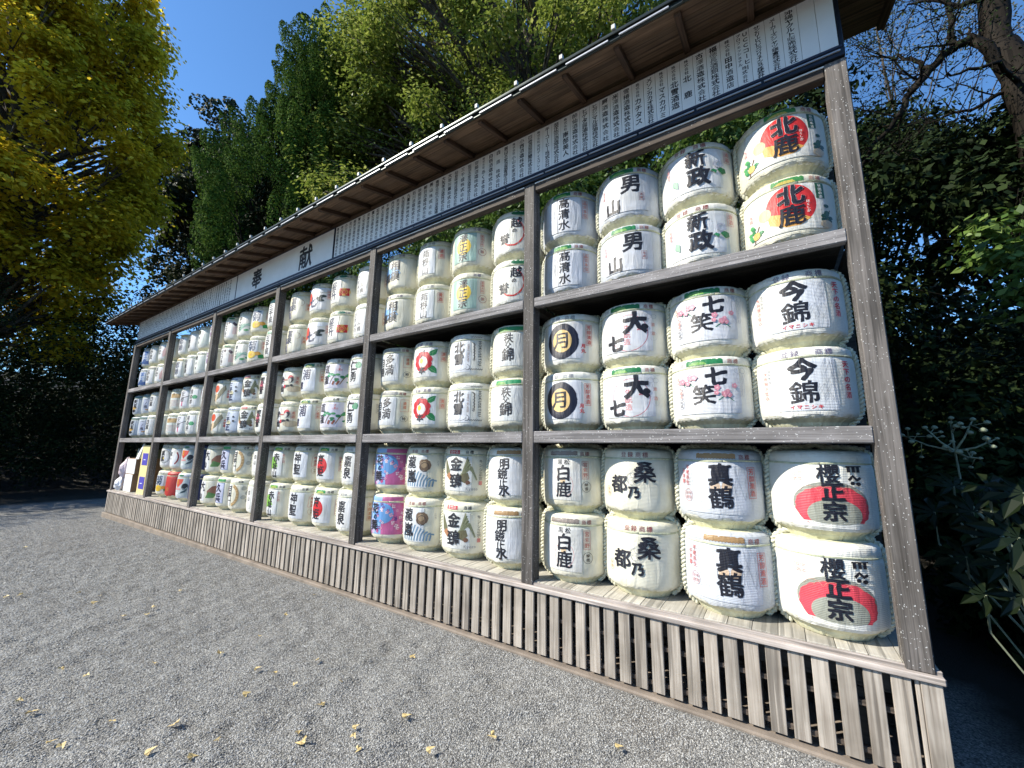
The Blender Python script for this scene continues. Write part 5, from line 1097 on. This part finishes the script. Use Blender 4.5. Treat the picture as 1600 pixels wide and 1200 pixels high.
def tree(name, label, base, top, cents, r0, mat, bark, per, cr, lsize, flat=0.6, seed=1, cat='tree', group=None, up=0.5, shell=0.75, aspect=0.55, wig=0.35):
    t = tag(empty(name, base), label, cat, group)
    V1, F1 = branches(base, top, cents, r0, seed, wig=wig); link('trunk', mesh_from('trunk', V1, F1, M[bark], smooth=True), t, (0, 0, 0))
    Ps, Ns = [], []
    for c in cents:
        P, N = clump(c, cr*RNG.uniform(0.7, 1.3), int(per*RNG.uniform(0.7, 1.3)), flat, up, shell); Ps.append(P); Ns.append(N)
    P = np.concatenate(Ps); N = np.concatenate(Ns)
    link('crown', quad_mesh('crown', leaves(P, N, lsize, aspect), mat), t, (0, 0, 0)); return t

# camphor with its big crown above the roof
cc = crown_centers((-9.0, 7.4, 14.6), (6.0, 4.2, 6.8), 225, 0.45, -0.85, 5) + crown_centers((-11.0, 3.6, 10.2), (1.4, 1.3, 2.3), 26, 0.3, -1, 6) + crown_centers((-11.9, 4.8, 13.6), (2.3, 1.9, 4.6), 58, 0.4, -1, 8) + crown_centers((-3.2, 8.4, 11.5), (3.2, 2.6, 3.6), 48, 0.4, -1, 7)
cc = [c for c in cc if not (((c[0]+10.6)**2/1.6+(c[2]-10.6)**2/1.4 < 1) and c[1] < 9)]
tree('camphor_tree', 'large broadleaf tree with pale green crown above the rack roof', (-6.2, 9.0, -0.3), (-7.4, 7.8, 17.0), cc, 0.55, 'lf_camphor', 'bark_pale', 700, 0.95, 0.125, 0.62, 3, shell=0.55, up=1.0)
# second smaller one right of it with darker green leaves
cc = crown_centers((-2.2, 7.0, 8.2), (2.6, 1.9, 2.6), 34, 0.4, -1, 9)
tree('broadleaf_tree', 'small broadleaf tree behind the right half of the rack', (-2.0, 7.2, -0.3), (-2.2, 7.0, 9.0), cc, 0.16, 'lf_hedge', 'bark', 520, 0.8, 0.11, 0.6, 4)

# ginkgo, turning yellow, beyond the left end
cc = crown_centers((-26.0, -2.3, 13.8), (4.7, 4.7, 10.2), 240, 0.62, -0.86, 12, 0.12)
tree('ginkgo_tree', 'huge ginkgo with yellow green leaves filling the upper left', (-26.0, -2.3, -0.5), (-26.0, -2.3, 22.0), cc, 0.5, 'lf_ginkgo', 'bark_pale', 600, 1.2, 0.18, 0.8, 5, aspect=0.8, shell=0.5, up=0.9)

# juniper with flame shaped tufts
def tufts(cents, dirs, L, rad_, n, size, mat):
    Ps, Ns = [], []
    for c, d in zip(cents, dirs):
        c = np.array(c); d = np.array(d)/np.linalg.norm(d); l = L*RNG.uniform(.7, 1.4); t = RNG.random(n)**0.85; ph = RNG.uniform(0, 6.28)
        side = np.cross(d, [0.3, 0.8, 0.1]); side /= np.linalg.norm(side); s2 = np.cross(d, side)
        r = rad_*np.sin(np.pi*np.clip(t*0.88+0.12, 0, 1))**0.75*RNG.uniform(.8, 1.25); a = RNG.random(n)*6.283; q = 0.7+0.3*RNG.random(n)
        ax = c+np.outer(t*l, d)+np.outer(np.sin(t*3.2+ph)*0.12*l*t, side)+np.outer(np.cos(t*2.6+ph)*0.10*l*t, s2)
        o = np.outer(np.cos(a)*r*q, side)+np.outer(np.sin(a)*r*q, s2); Ps.append(ax+o); Ns.append(o/(rad_+1e-6)+d*0.25)
    P = np.concatenate(Ps); N = np.concatenate(Ns); return leaves(P, N, size, 0.9, 0.3)
jc, jd = [], []
g = np.random.default_rng(4); JB = np.array([-14.0, 3.1])
for k in range(250):
    z = g.uniform(4.6, 15.6); f = 1-(z/16.6)**1.25; a = g.uniform(0, 6.28); rr = (3.1*f+0.2)*(0.8+0.2*g.random())
    lump = 1+0.22*math.sin(a*3+z*0.8)+0.12*math.sin(a*5-z*1.3)
    p = (JB[0]+z*.04+math.cos(a)*rr*lump, JB[1]+z*.015+math.sin(a)*rr*lump, z)
    if p[1] < 1.5 and z < 6.5: continue
    jc.append(p); jd.append((math.cos(a)*0.45, math.sin(a)*0.45, 1.0))
for (x_, z_) in ((-13.4, 15.6), (-13.7, 14.9), (-14.3, 13.6), (-13.1, 14.3), (-14.6, 12.6), (-13.4, 16.3), (-12.8, 13.4)):
    for k in range(3): jc.append((x_+g.uniform(-.15, .15), 3.2+g.uniform(-.3, .3), z_-k*.6)); jd.append((g.uniform(-.2, .2), g.uniform(-.2, .2), 1))
t = tag(empty('juniper_tree', (JB[0], JB[1], -0.4)), 'tall dark green juniper with twisting flame shaped tufts', 'tree')
V1, F1 = branches((JB[0], JB[1], -0.4), (-13.5, 3.3, 15.6), [c for c in jc[::6]], 0.35, 8, 0.5); link('trunk', mesh_from('trunk', V1, F1, M['bark'], smooth=True), t, (0, 0, 0))
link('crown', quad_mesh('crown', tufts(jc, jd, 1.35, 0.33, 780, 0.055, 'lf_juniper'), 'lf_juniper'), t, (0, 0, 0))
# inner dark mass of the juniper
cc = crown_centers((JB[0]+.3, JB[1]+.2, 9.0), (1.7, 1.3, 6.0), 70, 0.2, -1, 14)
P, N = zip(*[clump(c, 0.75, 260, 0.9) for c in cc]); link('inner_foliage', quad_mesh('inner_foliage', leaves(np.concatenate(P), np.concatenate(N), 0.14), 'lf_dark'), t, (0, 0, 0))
# pine behind
cc = crown_centers((-30.0, 7.2, 15.5), (4.6, 4.0, 6.6), 95, 0.45, -1, 15)
pc = []; pd = []
for c in cc:
    for k in range(12): pc.append(c+RNG.normal(0, .8, 3)*np.array([1, 1, .35])); pd.append((RNG.normal(0, .3), RNG.normal(0, .3), 1))
t = tag(empty('pine_tree', (-30.0, 7.2, 1.0)), 'dark pine between the ginkgo and the juniper', 'tree')
V1, F1 = branches((-30, 7.2, 1.0), (-30, 7.2, 20.5), cc, 0.4, 9); link('trunk', mesh_from('trunk', V1, F1, M['bark'], smooth=True), t, (0, 0, 0))
link('crown', quad_mesh('crown', tufts(pc, pd, 0.8, 0.42, 80, 0.19, 'lf_pine'), 'lf_pine'), t, (0, 0, 0))

# evergreens standing close behind the rack
for i, (x, y, z, rx, rz, n, lab) in enumerate([(-14.2, 4.2, 5.4, 2.0, 2.6, 44, 'dark evergreen shrub behind the left end of the rack'), (-10.6, 3.9, 5.5, 2.0, 2.5, 46, 'leafy evergreen behind the third bay of the rack'),
        (-7.3, 3.9, 5.6, 1.9, 2.4, 46, 'leafy evergreen behind the fourth bay of the rack'), (-4.2, 3.8, 5.7, 1.9, 2.4, 48, 'bright leafy evergreen seen above the fifth bay barrels'), (-1.4, 3.9, 5.6, 1.8, 2.4, 46, 'leafy evergreen seen above the sixth bay barrels'), (0.2, 3.6, 4.6, 0.8, 2.2, 26, 'dark evergreen behind the right end post')]):
    cc = crown_centers((x, y, z), (rx, 1.2, rz), n, 0.35, -1, 30+i)
    tree('evergreen_shrub', lab, (x, y+0.3, -0.35), (x, y, z+1.2), cc, 0.09, 'lf_dark' if i in (0, 5) else 'lf_hedge', 'bark', 430, 0.62, 0.10, 0.7, 20+i, cat='shrub', group='evergreens behind the rack', wig=0.15)

# right side: leaning trunk with bare looking limbs against the sky
t = tag(empty('leaning_tree', (3.3, 5.2, -0.35)), 'leaning dark tree with crooked bare limbs at the upper right', 'tree')
def W(u, v, D):
    d = _f*FPX+_r*(u-800)-_u*(v-600); return CAM+d*(D/math.hypot(d.x, d.y))
g = random.Random(5); parts = []; tips = []
def limb(pts, r0, r1, n=5, sub=True, depth=0):
    q = []
    for i in range(len(pts)-1):
        for j in range(4):
            t_ = j/4; q.append(pts[i].lerp(pts[i+1], t_)+Vector((g.uniform(-1, 1), g.uniform(-1, 1), g.uniform(-1, 1)))*0.025)
    q.append(pts[-1]); m_ = len(q)-1; parts.append(tube(q, [r0+(r1-r0)*i/m_ for i in range(m_+1)], n, False))
    if sub:
        for k in range(2, m_+1):
            if g.random() < 0.6:
                d = (q[k]-q[k-1]).normalized(); s = Vector((g.uniform(-1, 1), g.uniform(-1, 1), g.uniform(-.6, 1)))*0.8+d*0.5; L = g.uniform(.35, .9)*(0.75 if depth else 1)
                e = q[k]+s.normalized()*L; mid = q[k].lerp(e, .5)+Vector((0, 0, .06)); rr = (r0+(r1-r0)*k/m_)*0.38
                if depth < 1: limb([q[k], mid, e], max(rr, .007), .004, 4, True, depth+1)
                else: parts.append(tube([q[k], mid, e], [max(rr, .004), .0035, .002], 3, False)); tips.append(e); tips.append(mid)
trunk = [Vector((3.35, 5.3, -0.35)), Vector((3.2, 5.0, 2.5)), W(1640, 300, 7.2), W(1600, 130, 7.2), W(1560, 60, 7.3), W(1548, -60, 7.4), W(1530, -220, 7.6)]
limb(trunk, 0.21, 0.11, 9, False)
limb([W(1600, 130, 7.2), W(1520, 62, 7.0), W(1490, 72, 6.9), W(1455, 105, 6.8), W(1422, 145, 6.7), W(1400, 185, 6.7), W(1362, 232, 6.6), W(1345, 262, 6.6)], 0.062, 0.018, 7)
limb([W(1455, 105, 6.8), W(1420, 92, 6.9), W(1390, 88, 7.0), W(1345, 86, 7.1)], 0.03, 0.006)
limb([W(1580, 135, 7.2), W(1530, 165, 7.0), W(1475, 185, 6.9), W(1445, 192, 6.9)], 0.028, 0.006)
limb([W(1490, 72, 6.9), W(1485, 20, 7.1), W(1470, -50, 7.2)], 0.04, 0.02)
limb([W(1545, 0, 7.3), W(1500, 10, 7.1), W(1440, 0, 7.0), W(1400, 20, 7.0)], 0.035, 0.008)
limb([W(1600, 130, 7.2), W(1560, 100, 6.6), W(1500, 110, 6.3), W(1460, 125, 6.1)], 0.03, 0.006)
V1, F1 = merge(parts); link('trunk', mesh_from('trunk', V1, F1, M['bark'], smooth=True), t, (0, 0, 0))
tp = np.array([list(p) for p in tips]); P = np.repeat(tp, 12, 0)+RNG.normal(0, .14, (len(tp)*12, 3)); N = RNG.normal(0, 1, P.shape)
link('crown', quad_mesh('crown', leaves(P, N, 0.036, 0.5), 'lf_dark'), t, (0, 0, 0))
far_c = [np.array(W(u, v, D)) for u, v, D in [(1500, 20, 13), (1450, 60, 13.5), (1540, 60, 13), (1560, 110, 12.5), (1590, 20, 12), (1420, 40, 14.5), (1400, 110, 14.5), (1590, 170, 12), (1530, -60, 13), (1450, -40, 14), (1385, 60, 15)] for _ in (0,)]
far_c = [c+RNG.normal(0, .35, 3) for c in far_c]
tree('pale_tree', 'pale brownish tree with thin foliage against the sky at upper right', (3.3, 11.8, -0.3), (3.2, 10.6, 13.5), far_c, 0.07, 'lf_brown', 'bark_pale', 230, 0.95, 0.06, 0.6, 44, shell=0.3)
# dense evergreen tree right behind the corner
cc = [np.array(W(u, v, D)) for u, v, D in [(1345, 225, 10), (1375, 215, 10.3), (1405, 230, 10), (1420, 250, 9.6), (1350, 260, 9.5), (1390, 240, 9), (1340, 280, 9), (1400, 290, 8.5), (1440, 260, 9), (1480, 250, 9.4)] for _ in (0, 1, 2)]
cc = [c+RNG.normal(0, .25, 3) for c in cc]
tree('evergreen_tree', 'dense evergreen tree just right of the rack roof', (1.6, 7.2, -0.3), (1.4, 6.6, 7.6), cc, 0.16, 'lf_dark', 'bark', 420, 0.6, 0.10, 0.6, 45)
cc = [np.array(W(u, v, D)) for u, v, D in [(1610, 225, 8), (1575, 255, 8), (1530, 280, 8.2), (1490, 285, 8.6), (1620, 270, 7.5), (1560, 270, 7.7), (1510, 285, 8), (1450, 275, 8.2), (1600, 310, 7), (1540, 330, 7.3), (1640, 220, 8)] for _ in (0, 1, 2)]
cc = [c+RNG.normal(0, .3, 3) for c in cc]
tree('broadleaf_tree', 'glossy evergreen tree whose top catches sun at the right edge', (3.6, 6.4, -0.3), (3.2, 5.6, 7.4), cc, 0.16, 'lf_dark', 'bark', 380, 0.6, 0.115, 0.6, 46)
# shrub with sunlit leaves at the right edge
cc = [np.array(W(u, v, D)) for u, v, D in [(1540, 360, 6.3), (1572, 385, 6.2), (1585, 410, 6.1), (1560, 400, 6.3), (1600, 450, 6.0), (1590, 480, 6.1), (1620, 380, 6.1), (1640, 430, 6.0), (1575, 350, 6.3)]]
tree('sunlit_shrub', 'shrub with bright sunlit leaves at the right edge', (1.9, 3.1, -0.35), (1.75, 2.7, 3.0), cc, 0.03, 'lf_hedge', 'bark', 110, 0.30, 0.10, 0.6, 47, cat='shrub', wig=0.05)

# the dark wood behind and at both sides
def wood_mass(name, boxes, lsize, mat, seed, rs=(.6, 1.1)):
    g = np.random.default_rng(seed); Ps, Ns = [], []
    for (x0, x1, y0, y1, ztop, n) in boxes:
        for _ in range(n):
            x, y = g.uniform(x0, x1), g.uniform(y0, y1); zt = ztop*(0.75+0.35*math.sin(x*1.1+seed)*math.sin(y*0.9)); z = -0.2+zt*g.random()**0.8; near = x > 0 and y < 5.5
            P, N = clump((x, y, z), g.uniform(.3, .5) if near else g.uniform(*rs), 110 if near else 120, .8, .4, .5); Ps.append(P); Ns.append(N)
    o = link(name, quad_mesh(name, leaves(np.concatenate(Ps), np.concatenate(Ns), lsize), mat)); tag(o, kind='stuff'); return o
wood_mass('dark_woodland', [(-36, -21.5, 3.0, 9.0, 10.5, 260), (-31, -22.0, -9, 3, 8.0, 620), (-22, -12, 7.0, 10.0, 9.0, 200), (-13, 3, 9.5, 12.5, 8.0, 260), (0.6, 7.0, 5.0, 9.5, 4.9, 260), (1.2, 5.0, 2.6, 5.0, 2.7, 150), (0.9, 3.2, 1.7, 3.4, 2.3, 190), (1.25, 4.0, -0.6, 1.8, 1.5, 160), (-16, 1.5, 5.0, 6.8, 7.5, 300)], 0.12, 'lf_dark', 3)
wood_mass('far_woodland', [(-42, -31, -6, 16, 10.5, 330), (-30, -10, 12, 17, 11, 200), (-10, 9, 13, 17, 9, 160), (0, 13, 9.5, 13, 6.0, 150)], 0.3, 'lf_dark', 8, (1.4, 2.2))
# unseen trees: the first added to shade the right edge, others shade the left
cc = crown_centers((-2.9, -7.3, 6.6), (2.5, 2.5, 2.6), 46, 0.2, -1, 51)
tree('evergreen_tree', 'unseen evergreen tree added behind the camera to shade the right corner', (-1.6, -8.6, -0.35), (-2.8, -7.4, 7.5), cc, 0.2, 'lf_dark', 'bark', 420, 0.85, 0.16, 0.8, 48)
for i, (x, y) in enumerate(((-27.5, -11.5), (-31, -7.5), (-24.5, -15.5))):
    cc = crown_centers((x, y, 6.8), (3.0, 3.0, 4.2), 50, 0.3, -1, 61+i)
    tree('evergreen_tree', ['evergreen tree left of the ginkgo outside the picture', 'second evergreen further behind the ginkgo', 'nearest evergreen of the left hand wood'][i], (x, y, -0.6), (x, y, 9), cc, 0.25, 'lf_dark', 'bark', 300, 1.1, 0.2, 0.8, 62+i)

# fatsia beside the corner post
t = tag(empty('fatsia_shrub', (0.95, 0.95, -0.35)), 'fatsia shrub with pale round flower heads beside the right end post', 'shrub')
parts = []; balls = []
def stalk(pts, r): parts.append(tube(pts, [r*(1-.5*i/(len(pts)-1)) for i in range(len(pts))], 5))
DF = 4.6
root = W(1492, 705, DF); stalk([Vector((0.9, 0.9, -0.35)), Vector((0.88, 0.92, 0.6)), root+Vector((.02, .05, -.35)), root], 0.016)
for (u, v), tw in {(1410, 680): [(1418, 670), (1424, 690), (1434, 678), (1440, 714), (1452, 682)], (1445, 668): [(1460, 668), (1470, 675), (1473, 682)], (1558, 685): [(1545, 690), (1552, 698), (1541, 685)], (1532, 716): [(1510, 703), (1508, 717), (1517, 730), (1520, 708)], (1520, 655): [(1516, 676), (1542, 660), (1536, 672), (1505, 668)], (1485, 660): [(1486, 653), (1494, 666), (1500, 662)], (1477, 698): [(1484, 702), (1498, 706), (1488, 690)]}.items():
    e = W(u, v, DF+g.uniform(-.15, .1)); mid = root.lerp(e, .5)+Vector((0, 0, -.02)); stalk([root, mid, e], .009); balls.append((e, g.uniform(.016, .026)))
    for (a, b_) in tw: e2 = W(a, b_, DF+g.uniform(-.15, .15)); stalk([mid.lerp(e, g.uniform(.2, .9)), e2], .004); balls.append((e2, g.uniform(.016, .030)))
V1, F1 = merge(parts); link('stem', mesh_from('stem', V1, F1, M['umbel'], smooth=True), t, (0, 0, 0))
bm = bmesh.new(); bmesh.ops.create_icosphere(bm, subdivisions=2, radius=1)
for v in bm.verts: v.co *= 1+random.uniform(-.10, .10)
UM = bpy.data.meshes.new('flower_head'); bm.to_mesh(UM); bm.free(); UM.materials.append(M['umbel'])
for (p, r) in balls:
    o = link('flower_head', UM, t, p); o.scale = (r*.75, r*.75, r*.6)
def palm_leaf(c, L, nrm, ang0):
    n = 7; V = [(0, 0, 0)]; F = []
    for k in range(n):
        a = ang0+R(-125+250*k/(n-1)); ln = L*(1-.25*abs(k-3)/3); d = Vector((math.cos(a), math.sin(a), 0)); s = Vector((-math.sin(a), math.cos(a), 0)); o = len(V)
        V += [d*ln*.35+s*ln*.10, d*ln*.68+s*ln*.17+Vector((0, 0, .01)), d*ln-Vector((0, 0, .03)), d*ln*.68-s*ln*.17+Vector((0, 0, .01)), d*ln*.35-s*ln*.10]; F.append((0, o+4, o+3, o+2, o+1, o))
    q = Vector(nrm).to_track_quat('Z', 'Y'); return [q @ Vector(v)+c for v in V], F
for (u, v, D, L) in [(1545, 760, 4.1, .20), (1570, 790, 4.0, .22), (1592, 840, 3.9, .24), (1550, 840, 4.1, .20), (1520, 800, 4.3, .20), (1600, 770, 4.0, .22), (1490, 760, 4.5, .18), (1575, 880, 3.9, .2), (1510, 870, 4.3, .2), (1460, 800, 4.6, .2), (1600, 930, 3.9, .22), (1540, 930, 4.1, .2)]:
    c = W(u, v, D); V1, F1 = palm_leaf(c, L, (g.uniform(-.5, .3), -0.9, g.uniform(.5, 1.1)), g.uniform(0, 6)); link('leaf', mesh_from('leaf', V1, F1, M['fatsia']), t, (0, 0, 0))
    V1, F1 = tube([c, c+Vector((.02, .1, -.25)), Vector((0.9, 0.95, max(-.3, c.z-.9)))], .007, 4); link('leaf_stalk', mesh_from('leaf_stalk', V1, F1, M['umbel']), t, (0, 0, 0))

# ------------------------------------------------------------------ fallen leaves on the gravel
M['fallen'] = plain('fallen_yellow_leaf', (0.66, 0.50, 0.22), 0.6, noise=0.35, nscale=30)
def leaf_fan(seed):
    r = random.Random(seed); V = [(0, -0.03, 0.004), (0, 0, 0.002)]; n = 8
    for k in range(n+1):
        a = R(25+130*k/n); q = 0.028*(1+r.uniform(-.12, .12))*(0.72 if k == n//2 else 1); V.append((q*math.cos(a), q*math.sin(a), 0.004+0.006*math.sin(k*1.3+seed)))
    return mesh_from('leaf_blade', V, [(1, k, k+1) for k in range(2, n+2)]+[(0, 2, 1)], M['fallen'])
LF = [leaf_fan(s) for s in range(4)]
def gz_full(x, y):
    return gz(x)
spots = [(175, 1133), (95, 1050), (30, 1100), (50, 1118), (80, 1165), (95, 1173), (340, 1163), (235, 1180), (385, 1090), (300, 1190), (343, 1023), (405, 997), (240, 1040), (238, 952), (190, 966), (228, 963), (122, 929), (155, 934), (147, 945), (402, 1049), (425, 1056), (460, 1073), (467, 1150), (470, 1165), (492, 1037), (492, 932), (447, 963), (533, 1070), (552, 1157), (767, 1155), (843, 1032), (635, 1125), (673, 1178), (558, 1178), (30, 932), (10, 935), (135, 1060), (280, 926), (646, 1030), (968, 1174), (556, 1142), (40, 857), (270, 1138), (500, 1106)]
for (u, v) in spots:
    d = _f*FPX+_r*(u-800)-_u*(v-600); z = -0.345
    for _ in range(4): p = CAM+d*((z-CAM.z)/d.z); z = gz(p.x)
    if p.y > -0.08: continue
    o = link('fallen_leaf', random.choice(LF)); o.location = (p.x, p.y, z+0.022); o.rotation_euler = (random.uniform(-.35, .35), random.uniform(-.35, .35), random.uniform(0, 6.28)); o.scale = (random.uniform(.7, 1.25),)*3
    tag(o, 'small fallen yellow leaf lying on the grey gravel', 'leaf', 'fallen leaves scattered over the gravel')
